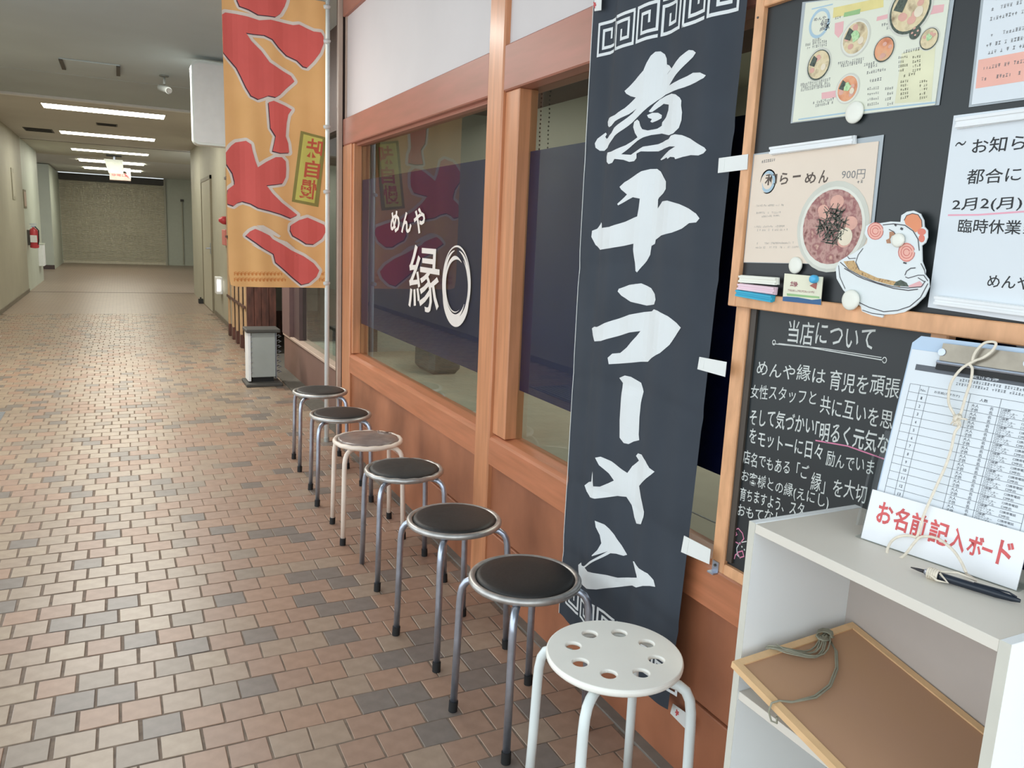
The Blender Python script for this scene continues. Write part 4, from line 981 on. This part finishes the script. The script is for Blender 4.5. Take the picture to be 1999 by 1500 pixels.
for k in range(4):
    for x_, w_ in ((885, 85), (1010, 62)): p = Z5(x_, 640+k*38); scrawl(mb, p, Z5(x_+w_, 632+k*36)-p, V_((0, 0, .0045)))
    for x_, w_ in ((1105, 70), (1205, 62)): p = Z5(x_, 418+k*31); scrawl(mb, p, Z5(x_+w_, 408+k*31)-p, V_((0, 0, .0042)))
for k in range(5):
    for x_, w_ in ((1120, 60), (1255, 60)): p = Z5(x_, 590+k*29); scrawl(mb, p, Z5(x_+w_, 582+k*28)-p, V_((0, 0, .004)))
mb.obj('small_print', INKG, pp, kind='stuff')
# poster of the 900 yen bowl
t, pp = sheet('ramen_poster', 'cream poster of a noodle bowl priced 900 yen, held by a white bar magnet', 'poster', q2((1474, 303), (1453, 512), (1692, 517), (1716, 276)), POSTP, clear=q2((1469, 301), (1451, 513), (1697, 518), (1725, 263)))
Z6 = lambda x, y, o=.0017: PX(1400+x/3.337, 250+y/3.337, XS-o)
bowl(pp, Z6(745, 645), .0735, SOUP, False, BOWLW, True, False, 12)
mb = MB(); c0 = Z6(745, 640, .0032); rnd = random.Random(5)
for k in range(120):
    a = rnd.uniform(0, 6.28); r = .034*sqrt(rnd.random()); b = rnd.uniform(0, 3.14); L = rnd.uniform(.006, .014)
    p = c0+V_((0, r*cos(a), r*sin(a)*1.05)); d = V_((0, cos(b), sin(b)))*L
    mb.line([p-d, p+d], .0013, nx, 0)
mb.obj('seaweed_shreds', NORI, pp)
mb = MB()
for ch, x_, w_, z_, h_ in (('和', 308, 78, 375, 75), ('ら', 405, 55, 372, 78), ('ー', 492, 52, 325, 14), ('め', 568, 72, 365, 72), ('ん', 658, 62, 362, 85)):
    p = Z6(x_, z_); q = Z6(x_+w_, z_-6); write(mb, ch, p, q-p, V_((0, 0, Z6(x_, z_-h_).z-p.z)), .02)
mb.obj('title_lettering', mat('brown_ink', (92, 80, 72), .7), pp)
mb = MB(); p, q = Z6(808, 335), Z6(960, 330); write(mb, '900円', p, q-p, V_((0, 0, Z6(808, 275).z-p.z)), .0)
for a, b in (((290, 228), (380, 215)), ((910, 362), (955, 355))): p, q = Z6(*a), Z6(*b); scrawl(mb, p, q-p, V_((0, 0, .006)))
mb.obj('price_lettering', INKG, pp)
mb = MB()
for x0_, y0_, w_ in ((255, 512, 180), (255, 560, 160), (290, 582, 120), (240, 650, 200), (260, 672, 200), (250, 758, 250), (250, 785, 290)):
    p, q = Z6(x0_, y0_), Z6(x0_+w_, y0_-4); scrawl(mb, p, q-p, V_((0, 0, .0042)), dens=.6)
mb.obj('small_print', INKP, pp, kind='stuff')
mb = MB(); c0 = Z6(330, 350, .0015)
for k in range(3): mb.line([c0+V_((-.0001*k, (.0225-.003*k)*cos(a*pi/14+.5*k), (.0245-.003*k)*sin(a*pi/14+.5*k))) for a in range(24)], [.004*min(1, .2+.2*min(a, 23-a)) for a in range(24)], nx)
mb.obj('blue_ring_mark', BLUL, pp)
# typed notice, top right
t, pp = sheet('typed_notice', 'typed notice with a pink band at the upper right of the magnetic board', 'notice', [(.905, 2.0-.02), (.896, 1.702), (.66, 1.702), (.66, 1.98)], PAPER, clear=[(.911, 1.982), (.902, 1.699), (.657, 1.699), (.657, 1.982)])
mb = MB(); mb.poly([(XS-.0017, .893, 1.727), (XS-.0017, .895, 1.772), (XS-.0017, .66, 1.772), (XS-.0017, .66, 1.727)]); mb.obj('pink_band', PINKB, pp)
mb = MB()
for z in (1.905, 1.89, 1.86, 1.845, 1.83, 1.805, 1.79, 1.778, 1.755, 1.738): p = V_((XS-.0019, .885, z)); scrawl(mb, p, V_((0, -.20, 0)), V_((0, 0, .0055)), dens=.6)
mb.obj('small_print', INKG, pp, kind='stuff')
# handwritten notice
t, pp = sheet('handwritten_notice', 'large white sheet with handwritten closing-day notice at the right edge of the magnetic board', 'notice', q2((1863, 226), (1812, 600), (2075, 640), (2110, 195)), PAPER)
mb = MB()
def n6(txt, a, b, h, bold=.004, jit=.05):
    p, q = Z6(*a), Z6(*b); m_ = MB(); write(m_, txt, p, V_((0, q.y-p.y, q.z-p.z)), V_((0, 0, Z6(a[0], a[1]-h).z-p.z)), bold, 0, jit); m_.obj('handwritten_line', INK, pp)
n6('～', (1548, 128), (1620, 108), 30, .01); n6('お知らせ', (1655, 165), (2150, 130), 95, .008)
n6('都合により', (1620, 368), (2230, 330), 95, .006); n6('2月2(月)', (1525, 552), (1980, 540), 88, .008)
n6('臨時休業', (1565, 678), (1975, 692), 88, .008); n6('致します', (1990, 690), (2300, 700), 70, .006); n6('めんや縁', (1755, 1035), (2150, 1065), 88, .008)

mb = MB(); mb.line([Z6(1503, 568), Z6(1700, 566), Z6(2200, 530)], .0028, nx); mb.obj('pink_underline', PINKU, pp)
def barmag(label, pts, m, d=.012, X=XS-.0018):
    if 'three' in label: X = 1.2618; pts = [(p.y, p.z) for p in (PX(*q, X-.006) for q in pts)]
    P = [V_((X, y, z)) for y, z in pts]
    t = thing('bar_magnet', label, 'magnet', tuple(P[0]), 'bar magnets on the menu board')
    MB().plate(P, (-d*.45, 0, 0)).obj('magnet_strip', m, t)
    c0 = sum(P, V_())/4; Q = [c0+(p-c0)*.985+V_((-d*.45, 0, 0)) for p in P]
    u = (Q[3]-Q[0])
    MB().plate([Q[0]+u*.06, Q[1]+u*.06, Q[1]+u*.34, Q[0]+u*.34], (-d*.55, 0, 0)).plate([Q[0]+u*.66, Q[1]+u*.66, Q[1]+u*.94, Q[0]+u*.94], (-d*.55, 0, 0)).plate([Q[0]+u*.34, Q[1]+u*.34, Q[1]+u*.66, Q[0]+u*.66], (-d*.3, 0, 0)).obj('grip_channel', m, t)
g = lambda *pp_: [(PX(u, v, XS-.008).y, PX(u, v, XS-.008).z) for u, v in pp_]
barmag('long white bar magnet along the top edge of the cream ramen poster', g((1504, 287), (1668, 264), (1668, 281), (1504, 303)), WHITE)
barmag('white bar magnet, topmost of three stacked at the lower left board corner', ((1445, 537), (1518, 542), (1518, 556), (1444, 552)), CREAMM)
barmag('pale pink bar magnet, middle of three stacked at the lower left board corner', ((1443, 553), (1515, 561), (1513, 576), (1441, 566)), PINKM)
barmag('bright blue bar magnet, lowest of three stacked at the lower left board corner', ((1439, 565), (1510, 577), (1508, 589), (1438, 579)), BLUEM)
barmag('white bar magnet along the top of the handwritten notice', g((1868, 230), (2080, 200), (2080, 222), (1866, 252)), WHITE)
barmag('white bar magnet along the bottom of the handwritten notice', g((1826, 577), (2075, 607), (2073, 628), (1824, 595)), WHITE)
def roundmag(label, u, v, r, m, X=XS-.002, h=.007, nm='round_magnet'):
    c0 = PX(u, v, X-h)
    t = thing(nm, label, 'magnet', (X, c0.y, c0.z), 'round magnets on the menu board')
    mb = MB(); pr = [(r*.93, 0), (r, .0015), (r, h*.6), (r*.9, h*.88), (r*.6, h), (0, h)]
    mb.lathe(pr, 0, 0, 32); Mx = Matrix.Translation((X, c0.y, c0.z)) @ Matrix.Rotation(-pi/2, 4, 'Y')
    mb.v = [tuple(Mx @ V_(p)) for p in mb.v]; sharp(mb.obj('magnet_cap', m, t, True), 50)
roundmag('white round magnet at the bottom edge of the laminated menu', 1665, 219, .0205, CREAMM)
roundmag('white round magnet below the cream poster, above the small card', 1550, 518, .0175, CREAMM)
roundmag('white round magnet at the lower left of the hen cut-out, by the board frame', 1657, 586, .0195, CREAMM, h=.008, X=1.2575)
# small card
t, pp = sheet('small_card', 'small cream and blue card pinned below the cream poster', 'card', [(PX(u, v, 1.2617).y, PX(u, v, 1.2617).z) for u, v in ((1532, 534), (1528, 586), (1602, 596), (1607, 541))], mat('card', (226, 224, 200), .6), X=1.2625)
Z8 = lambda x, y, o=.0017: PX(1430+x/9.375, 480+y/9.375, 1.2625-o)
mb = MB(); mb.poly([Z8(920, 930), Z8(1000, 930), Z8(1200, 945), Z8(1450, 990), Z8(1620, 975), Z8(1620, 1085), Z8(915, 1010)], 0); mb.poly([Z8(990, 870, .0019), Z8(1590, 930, .0019), Z8(1590, 965, .0019), Z8(1000, 915, .0019)], 1); mb.poly([Z8(1410, 730), Z8(1530, 660), Z8(1550, 700), Z8(1530, 800)], 2)
mb.obj('colour_fields', [BLUB, GRNB, mat('red_brown_print', (168, 96, 84), .6)], pp)
mb = MB(); write(mb, '縁', Z8(1050, 740), Z8(1190, 760)-Z8(1050, 740), V_((0, 0, .011)), .02); p = Z8(1010, 830); scrawl(mb, p, Z8(1500, 870)-p, V_((0, 0, .004))); mb.obj('small_print', mat('wine_ink', (150, 90, 96), .7), pp)
roundmag('small bright blue push magnet on the small cream card', 1584, 545, .0085, mat('sky_blue', (74, 176, 222), .35), h=.012, X=1.2608, nm='push_magnet')
# hen-in-a-bowl cut-out
XH = 1.2632
Z9 = lambda x, y, o=0: PX(1600+x/6.25, 400+y/6.25, XH-.0015-o)
hn = thing('cutout_magnet', 'cut-out picture of a round white hen sitting in a noodle bowl, on the magnetic board', 'cut-out', tuple(Z9(780, 900)))
oc2 = [(1000,210),(1010,130),(1080,85),(1160,72),(1240,110),(1280,190),(1285,265),(1325,310),(1325,400),(1300,465),(1255,500),(1260,690),(1300,800),(1295,850),(1340,910),(1345,1000),(1290,1120),(1180,1230),(1050,1310),(920,1335),(800,1340),(780,1378),(650,1350),(530,1300),(515,1240),(430,1180),(300,1040),(220,900),(210,780),(250,690),(330,640),(430,590),(520,530),(590,470),(600,420),(560,350),(580,260),(660,215),(750,225),(880,205)]
hp = MB().plate([Z9(*p, -.0015) for p in oc2], (-.003, 0, 0)).obj('card_shape', mat('cutout_white', (222, 228, 228), .5, var=.02), hn)
def zp(pts, o): return [Z9(x, y, .0016+o) for x, y in pts]
def ell(cx, cy, rx, ry, n=24, rot=0):
    return [(cx+rx*cos(2*pi*k/n)*cos(rot)-ry*sin(2*pi*k/n)*sin(rot), cy+rx*cos(2*pi*k/n)*sin(rot)+ry*sin(2*pi*k/n)*cos(rot)) for k in range(n)]
mb = MB()
mb.poly(zp([(1050,240),(1030,180),(1060,130),(1130,105),(1200,120),(1245,190),(1250,270),(1210,310),(1170,340),(1120,290)], .0001), 0)
mb.poly(zp(ell(1245, 330, 52, 42), .0003), 1); mb.poly(zp(ell(1245, 410, 38, 48), .0002), 1)
for cx_, cy_, rx, ry in ((680, 320, 95, 100), (1060, 580, 92, 118)):
    mb.poly(zp(ell(cx_, cy_, rx, ry), .0004), 2)
mb.poly(zp([(290,690),(420,680),(480,790),(700,890),(900,930),(1000,950),(980,1000),(850,975),(650,920),(480,850),(350,780)], .0002), 3)
mb.poly(zp([(930,940),(990,915),(1060,950),(1090,1000),(900,985)], .0003), 4); mb.poly(zp([(1080,990),(1220,930),(1270,980),(1230,1010),(1090,1005)], .0003), 5)
mb.poly(zp([(850,330),(900,325),(930,360),(880,380),(860,420),(870,470),(820,470),(810,430),(850,410)], .0003), 6)
mb.obj('colour_fields', [COMBO, COMBP, PINKB, NOOD, NORI, PINKR, mat('beak_print', (178, 130, 100), .6)], hp)
mb = MB()
def ln(pts, w_=.0016, mi=0): mb.line(zp(pts, .0006), w_, nx, mi)
ln([(250,700),(350,790),(500,870),(700,950),(900,1000),(1080,1015),(1240,1000),(1290,930)]); ln([(300,775),(460,870),(540,905),(700,960),(900,1020),(1080,1045),(1200,1030)], .0018)
ln([(465,1185),(600,1250),(780,1305),(950,1290),(1100,1240),(1230,1130),(1320,960)], .0016); ln([(520,1285),(640,1325),(790,1345)], .0014); ln([(230,740),(245,880),(310,1025)], .0014)
ln([(770,245),(900,232),(1040,250),(1140,320),(1200,420),(1215,560)], .0016); ln([(530,530),(470,610),(440,700),(480,790)], .0015); ln([(340,630),(360,658),(440,652)], .0013)
ln([(1040,860),(1060,810),(1110,775),(1170,770)], .0018); ln([(1045,880),(1080,895),(1200,860),(1270,860),(1320,930)], .0014); ln([(1235,715),(1275,790),(1290,850)], .0014); ln([(1200,890),(1280,940)], .0013)
ln([(1030,190),(1060,130),(1130,105),(1200,120),(1245,190),(1250,270)], .0012); ln([(985,285),(1015,300)], .004); ln([(915,240),(935,258)], .003); ln([(845,300),(905,330),(930,370)], .0014)
ln([(1020,705),(1060,715)], .003)
for cx_, cy_, r in ((680, 320, 95), (1060, 580, 100)):
    for f in (1, .68, .38): ln([(cx_+r*f*cos(k*.4), cy_+r*f*1.08*sin(k*.4)) for k in range(int(16))], .0013, 1)
mb.obj('drawn_lines', [mat('drawing_ink', (78, 76, 80), .6), mat('cheek_ink', (206, 110, 104), .6)], hp)
roundmag('white round magnet holding the hen cut-out at its beak', 1750, 469, .0125, CREAMM, X=XH-.0045, h=.007)

# ================================================================== CABINET
cb = thing('cabinet', 'white open-fronted three-tier shelf box with items on top, right foreground', 'cabinet', (1.135, .78, 0))
XA, XZ, YN, YF, ZT = .993, 1.262, .539, 1.011, .972
MB().box(XA, XZ, YF-.0155, YF, 0, ZT, .0008).obj('side_panel', CAB, cb)
MB().box(XA, XZ, YN, YN+.0155, 0, ZT, .0008).obj('side_panel', CAB, cb)
MB().box(XA, XZ, YN+.0155, YF-.0155, ZT-.018, ZT-.001, .0008).obj('top_panel', CABT, cb)
MB().box(XZ-.006, XZ, YN+.0155, YF-.0155, .02, ZT-.018).obj('back_panel', CABB, cb)
for z in (.03, .33, .628): MB().box(XA+.002, XZ-.006, YN+.0155, YF-.0155, z, z+.016, .0008).obj('shelf', CABT, cb)
MB().box(XA-.0006, XA, YF-.0155, YF, 0, ZT).box(XA-.0006, XA, YN, YN+.0155, 0, ZT).obj('front_edging', CABE, cb)
# framed board lying inside the top compartment
fb = thing('framed_board', 'brown hardboard panel in a pale wooden frame lying tilted inside the top cabinet compartment', 'board', (.96, .975, .735))
BLp = V_((1.252, .975, .745)); BRp = V_((1.252, .566, .662)); FLp = V_((.951, .975, .725))
eu = (BRp-BLp); eu.normalize(); ev = (FLp-BLp); Lv = ev.length; ev.normalize(); en = ev.cross(eu).normalized()
if en.z < 0: en = -en
Lu = (BRp-BLp).length
def fbx(a0, a1, b0, b1, h0, h1):
    P = [BLp+eu*a+ev*b+en*h for a in (a0, a1) for b in (b0, b1) for h in (h0, h1)]
    return MB().add(P, [(0, 1, 3, 2), (4, 6, 7, 5), (0, 4, 5, 1), (2, 3, 7, 6), (0, 2, 6, 4), (1, 5, 7, 3)])
fbx(.012, Lu-.012, .012, Lv-.012, -.010, -.003).obj('hardboard', CORK, fb)
fbx(0, Lu, 0, .014, -.013, 0).obj('frame_rail', WOODC, fb); fbx(0, Lu, Lv-.014, Lv, -.013, 0).obj('frame_rail', WOODC, fb)
fbx(0, .014, .014, Lv-.014, -.013, 0).obj('frame_rail', WOODC, fb); fbx(Lu-.014, Lu, .014, Lv-.014, -.013, 0).obj('frame_rail', WOODC, fb)
def FBp(a, b, h=.003): return BLp+eu*a+ev*b+en*h
# bundled cord on the framed board
cd = thing('cord_bundle', 'bundle of thin grey-green cord tied on the framed board inside the cabinet', 'cord', tuple(FBp(.03, .15)))
rnd = random.Random(3); mb = MB()
for k in range(9):
    o1 = rnd.uniform(-.011, .011); o2 = rnd.uniform(-.012, .012); sag = .026+.03*rnd.random()
    P = [FBp(.004+o1*.4, .215+o2, .006+k*.0006)]
    for j in range(1, 9):
        s_ = j/9; P.append(FBp(.004+sag*sin(pi*s_)+o1*(1-s_), .215-.135*s_+o2*s_, .004+.001*k*.6+.002*sin(j)))
    P.append(FBp(.018+o1, .078, .006)); mb.tube(P, .0014, 6)
for k in range(6):
    P = [FBp(.01+.012*cos(a*.7)+.002*k, .085+.016*sin(a*.7)+.003*k, .006+.001*k) for a in range(9)]; mb.tube(P, .0015, 6)
mb.obj('loops', CORDG, cd, True)
mb = MB()
for k in range(2):
    f = .004*k
    mb.tube([FBp(.02, .085+f), FBp(.05+f, .10), FBp(.085+f, .135), FBp(.112+f, .18), FBp(.122+f, .225), FBp(.118, .27+f), FBp(.108, Lv-.01, .004), FBp(.106, Lv+.004, .002), FBp(.106, Lv+.006, -.016), FBp(.114, Lv+.004, -.03), FBp(.124, Lv+.002, -.026), FBp(.122, Lv+.003, -.014)], .0017, 6)
mb.obj('loose_end', CORDG, cd, True)

# ---- sign-up clipboard in a clear stand on the cabinet
A0 = V_((1.118, .873, ZT)); dd = V_((.19659, -.98049, 0)); nh = V_((-.98049, -.19659, 0)); le = radians(12)
nn = nh*cos(le)+V_((0, 0, 1))*sin(le); uu = nn.cross(dd); uu = uu if uu.z > 0 else -uu
def K(a, b, h=0): return A0+dd*a+uu*b+nn*h
def kbox(a0, a1, b0, b1, h0, h1, mb=None):
    mb = mb or MB(); P = [K(a, b, h) for a in (a0, a1) for b in (b0, b1) for h in (h0, h1)]
    return mb.add(P, [(0, 1, 3, 2), (4, 6, 7, 5), (0, 4, 5, 1), (2, 3, 7, 6), (0, 2, 6, 4), (1, 5, 7, 3)])
st = thing('clear_stand', 'clear plastic stand holding the sign-up clipboard on the cabinet top', 'stand', tuple(K(.1, 0, -.02)))
kbox(-.012, .246, .003, .19, -.0165, -.0145).obj('back_plate', CLEAR, st)
MB().plate([V_((1.115, .885, ZT)), V_((1.164, .635, ZT)), V_((1.205, .643, ZT)), V_((1.156, .893, ZT))], (0, 0, .002)).obj('foot_plate', CLEAR, st)
kbox(-.018, -.014, .02, .145, -.03, -.002).obj('side_lug', CLEAR, st); kbox(.247, .251, .02, .145, -.03, -.002).obj('side_lug', CLEAR, st)
cp = thing('clipboard', 'pale blue clipboard with a printed waiting-list form and a metal clip', 'clipboard', tuple(K(.1, .01)))
CBP = [(.0, .012), (.0, .345), (.012, .358), (.222, .358), (.234, .345), (.234, .012)]
MB().plate([K(a, b, -.0135) for a, b in CBP], nn*.003).obj('backing_board', mat('clip_blue', (176, 196, 216), .35, var=.03), cp)
CBF = [(.003, .014), (.003, .334), (.230, .334), (.230, .014)]
fm = MB().plate([K(a, b, -.0104) for a, b in CBF], nn*.0022).obj('form_sheets', PAPER, cp)
mb = MB(); mi_h = -.0079
def kl(a0, b0, a1, b1, w_=.0006): mb.line([K(a0, b0, mi_h), K(a1, b1, mi_h)], w_, nn)
rows = 19; bt, bb = .276, .016; dh = (bt-bb)/rows
for k in range(rows+1): kl(.014, bt-dh*k, .222, bt-dh*k)
for a in (.014, .031, .045, .110, .155, .222): kl(a, bt, a, bb)
mb.quad(K(.016, .300, mi_h), K(.222, .300, mi_h), K(.222, .310, mi_h), K(.016, .310, mi_h))
for k in range(rows):
    b = bt-dh*(k+1)
    if k == 0:
        write(mb, 'お名前(カタカナ)', K(.055, b+.004, mi_h), dd*.04, uu*.005, .01); write(mb, '人数', K(.125, b+.004, mi_h), dd*.012, uu*.005, .01); write(mb, 'No.', K(.033, b+.004, mi_h), dd*.009, uu*.004, .01); continue
    write(mb, str(k), K(.036, b+.004, mi_h), dd*(.0025 if k < 10 else .005), uu*.005, .02)
    write(mb, '大人', K(.115, b+.0072, mi_h), dd*.011, uu*.0052, .01); write(mb, '名', K(.142, b+.0072, mi_h), dd*.005, uu*.0052, .01)
    write(mb, '子供', K(.115, b+.0008, mi_h), dd*.011, uu*.0052, .01); write(mb, '名', K(.142, b+.0008, mi_h), dd*.005, uu*.0052, .01)
    write(mb, '□座敷', K(.158, b+.0092, mi_h), dd*.014, uu*.004, .01); write(mb, '□カウンター', K(.158, b+.005, mi_h), dd*.024, uu*.0038, .01); write(mb, '□テーブル', K(.158, b+.0008, mi_h), dd*.022, uu*.0038, .01)
    write(mb, '□携帯電話', K(.190, b+.007, mi_h), dd*.022, uu*.004, .01); write(mb, '□呼出', K(.190, b+.001, mi_h), dd*.014, uu*.004, .01)
for b in (.293, .286): scrawl(mb, K(.085, b, mi_h), dd*.12, uu*.0045)
mb.obj('form_print', mat('form_ink', (92, 96, 102), .7, var=.1), fm)
mb = MB(); write(mb, '受付名簿', K(.105, .3015, mi_h+.0003), dd*.04, uu*.007, .01); mb.obj('title_print', PAPER, fm)
hw = kbox(.052, .182, .318, .350, -.0075, -.0045).obj('clip_plate', mat('clip_metal', (150, 142, 128), .35, metal=.7, var=.15, scale=30), cp)
kbox(.050, .190, .306, .3195, -.0078, -.0025).obj('clip_jaw', BLACK, cp)
MB().tube([K(.05, .318, -.003), K(.184, .318, -.003)], .0032, 8).obj('clip_rod', CHROME, cp)
for a in (.054, .180): MB().tube([K(a, .335, -.0045), K(a, .335, -.0022)], .006, 12).obj('rivet', CHROME, cp)
ps = thing('name_placard', 'white card with red handwriting standing in front of the clipboard', 'placard', tuple(K(0, 0)))
pc = kbox(-.003, .238, .001, .087, -.003, -.0005).obj('card', mat('placard_white', (230, 232, 234), .5, var=.02), ps)
mb = MB()
for ch, a, w_, b, h_ in (('お', .014, .026, .036, .036), ('名', .043, .024, .033, .038), ('前', .071, .025, .033, .038), ('記', .101, .030, .031, .038), ('入', .133, .024, .030, .036), ('ボ', .160, .022, .031, .032), ('ー', .181, .015, .044, .005), ('ド', .203, .020, .030, .038)):
    write(mb, ch, K(a, b, -.0002), dd*w_-uu*.001, uu*h_, .024)
mb.obj('red_lettering', REDI, pc)
# string from the clip down to the pen
sg2 = thing('white_string', 'white cotton string tied to the clipboard clip, knotted and looping down to the pen', 'string', tuple(K(.1, .3, .01)))
def strand(px, hs, r=.0022):
    P = []
    for (u, v), h in zip(px, hs):
        d = ray(u, v); n0 = (A0+nn*h-EYE).dot(nn)/d.dot(nn); P.append(EYE+d*n0)
    # smooth
    Q = []
    for i in range(len(P)-1):
        p0, p1, p2, p3 = P[max(i-1, 0)], P[i], P[i+1], P[min(i+2, len(P)-1)]
        for j in range(6):
            t_ = j/6; Q.append(.5*((2*p1)+(p2-p0)*t_+(2*p0-5*p1+4*p2-p3)*t_*t_+(3*p1-p0-3*p2+p3)*t_**3))
    Q.append(P[-1]); return MB().tube(Q, r, 7)
strand([(1898, 705), (1903, 690), (1915, 675), (1928, 668), (1944, 670), (1938, 684), (1920, 698), (1900, 706), (1875, 722), (1856, 750), (1852, 785), (1862, 808), (1868, 815)], [.004]*13).obj('left_strand', STRING, sg2, True)
strand([(1892, 712), (1898, 720), (1895, 745), (1885, 775), (1878, 800), (1872, 815)], [.004]*6).obj('right_strand', STRING, sg2, True)
strand([(1868, 815), (1874, 830), (1864, 845), (1856, 880), (1845, 912), (1830, 945), (1812, 985), (1802, 1010), (1796, 1034), (1789, 1050)], [.005, .006, .005, .004, .004, .004, .006, .006, .006, .006]).obj('long_strand', STRING, sg2, True)
kn = MB(); k0 = None
d = ray(1869, 816); k0 = EYE+d*((A0+nn*.007-EYE).dot(nn)/d.dot(nn))
rnd = random.Random(8)
for k in range(8):
    a = rnd.uniform(0, 6.28); b = rnd.uniform(0, 3.14); e1 = (dd*cos(a)+uu*sin(a)); e2 = (nn*cos(b)+dd*sin(b)*.5+uu*.3)
    kn.tube([k0+(e1*cos(j*.9)*.0055+e2*sin(j*.9)*.005) for j in range(8)], .0021, 6)
for k in range(12):
    a = rnd.uniform(-2.2, .2); kn.tube([k0, k0+dd*.008*cos(a)+uu*.008*sin(a)+nn*.002, k0+dd*(.013+.004*rnd.random())*cos(a)+uu*.014*sin(a)], [.0015, .001, .0006], 5)
kn.obj('knot', STRING, sg2, True)
# loops on the cabinet top, then round the pen
def onTop(px, r=.0022, z=None):
    P = [PZ(u, v, (ZT+r if z is None else z[i])) for i, (u, v) in enumerate(px)]; Q = []
    for i in range(len(P)-1):
        p0, p1, p2, p3 = P[max(i-1, 0)], P[i], P[i+1], P[min(i+2, len(P)-1)]
        for j in range(6):
            t_ = j/6; Q.append(.5*((2*p1)+(p2-p0)*t_+(2*p0-5*p1+4*p2-p3)*t_*t_+(3*p1-p0-3*p2+p3)*t_**3))
    Q.append(P[-1]); return MB().tube(Q, r, 7)
strand([(1789, 1050), (1775, 1046), (1755, 1048), (1740, 1058), (1732, 1075), (1735, 1088), (1748, 1092), (1765, 1085), (1785, 1060), (1800, 1048), (1830, 1052), (1858, 1072), (1875, 1095), (1886, 1118)], [.006, .007, .009, .012, .018, .022, .022, .018, .010, .009, .014, .025, .034, .042]).obj('loop_strand', STRING, sg2, True)
PE0, PE1 = PZ(1778, 1108, ZT+.0065), PZ(1992, 1174, ZT+.0065)
ax = (PE1-PE0).normalized(); LP = (PE1-PE0).length
pen = thing('ballpoint_pen', 'dark blue ballpoint pen lying on the cabinet top with string tied near its tip', 'pen', tuple(PE0))
MB().tube([PE0, PE0+ax*.010, PE0+ax*.020], [.0008, .0022, .0030], 14).obj('tip', mat('pen_tip', (60, 58, 60), .35, metal=.5), pen, True)
MB().tube([PE0+ax*.020, PE0+ax*.028, PE0+ax*.04], [.0042, .0055, .0056], 14).obj('grip', CHROME, pen, True)
MB().tube([PE0+ax*.04, PE0+ax*.045, PE0+ax*(LP-.03), PE0+ax*(LP-.01), PE0+ax*LP], [.0058, .0062, .0060, .0045, .0025], 16).obj('barrel', PENB, pen, True)
side = ax.cross(V_((0, 0, 1)))
MB().tube([PE0+ax*(LP-.06)+V_((0, 0, .006)), PE0+ax*(LP-.015)+V_((0, 0, .0075)), PE0+ax*(LP-.005)+V_((0, 0, .004))], .0014, 6).obj('pocket_clip', PENB, pen, True)
mb = MB(); pk = PE0+ax*.032
for k in range(5): mb.tube([pk+ax*(.003*k-.006)+side*.0078*cos(j*pi/5)+V_((0, 0, 1))*.0078*sin(j*pi/5) for j in range(10)], .0020, 6, closed=True)
e = PE0+ax*.032+V_((0, 0, .006))
mb.tube([e, e+ax*.012-side*.006, e+ax*.03-side*.010+V_((0, 0, .004)), e+ax*.055-side*.012, V_((0, 0, 0))+PZ(1886, 1120, ZT+.003)], .0019, 6)
mb.tube([e, e-ax*.004+side*.008-V_((0, 0, .004)), e+ax*.010+side*.013-V_((0, 0, .009)), e+ax*.024+side*.009-V_((0, 0, .009)), e+ax*.010+side*.004], .0017, 6)
mb.obj('pen_knot', STRING, sg2, True)
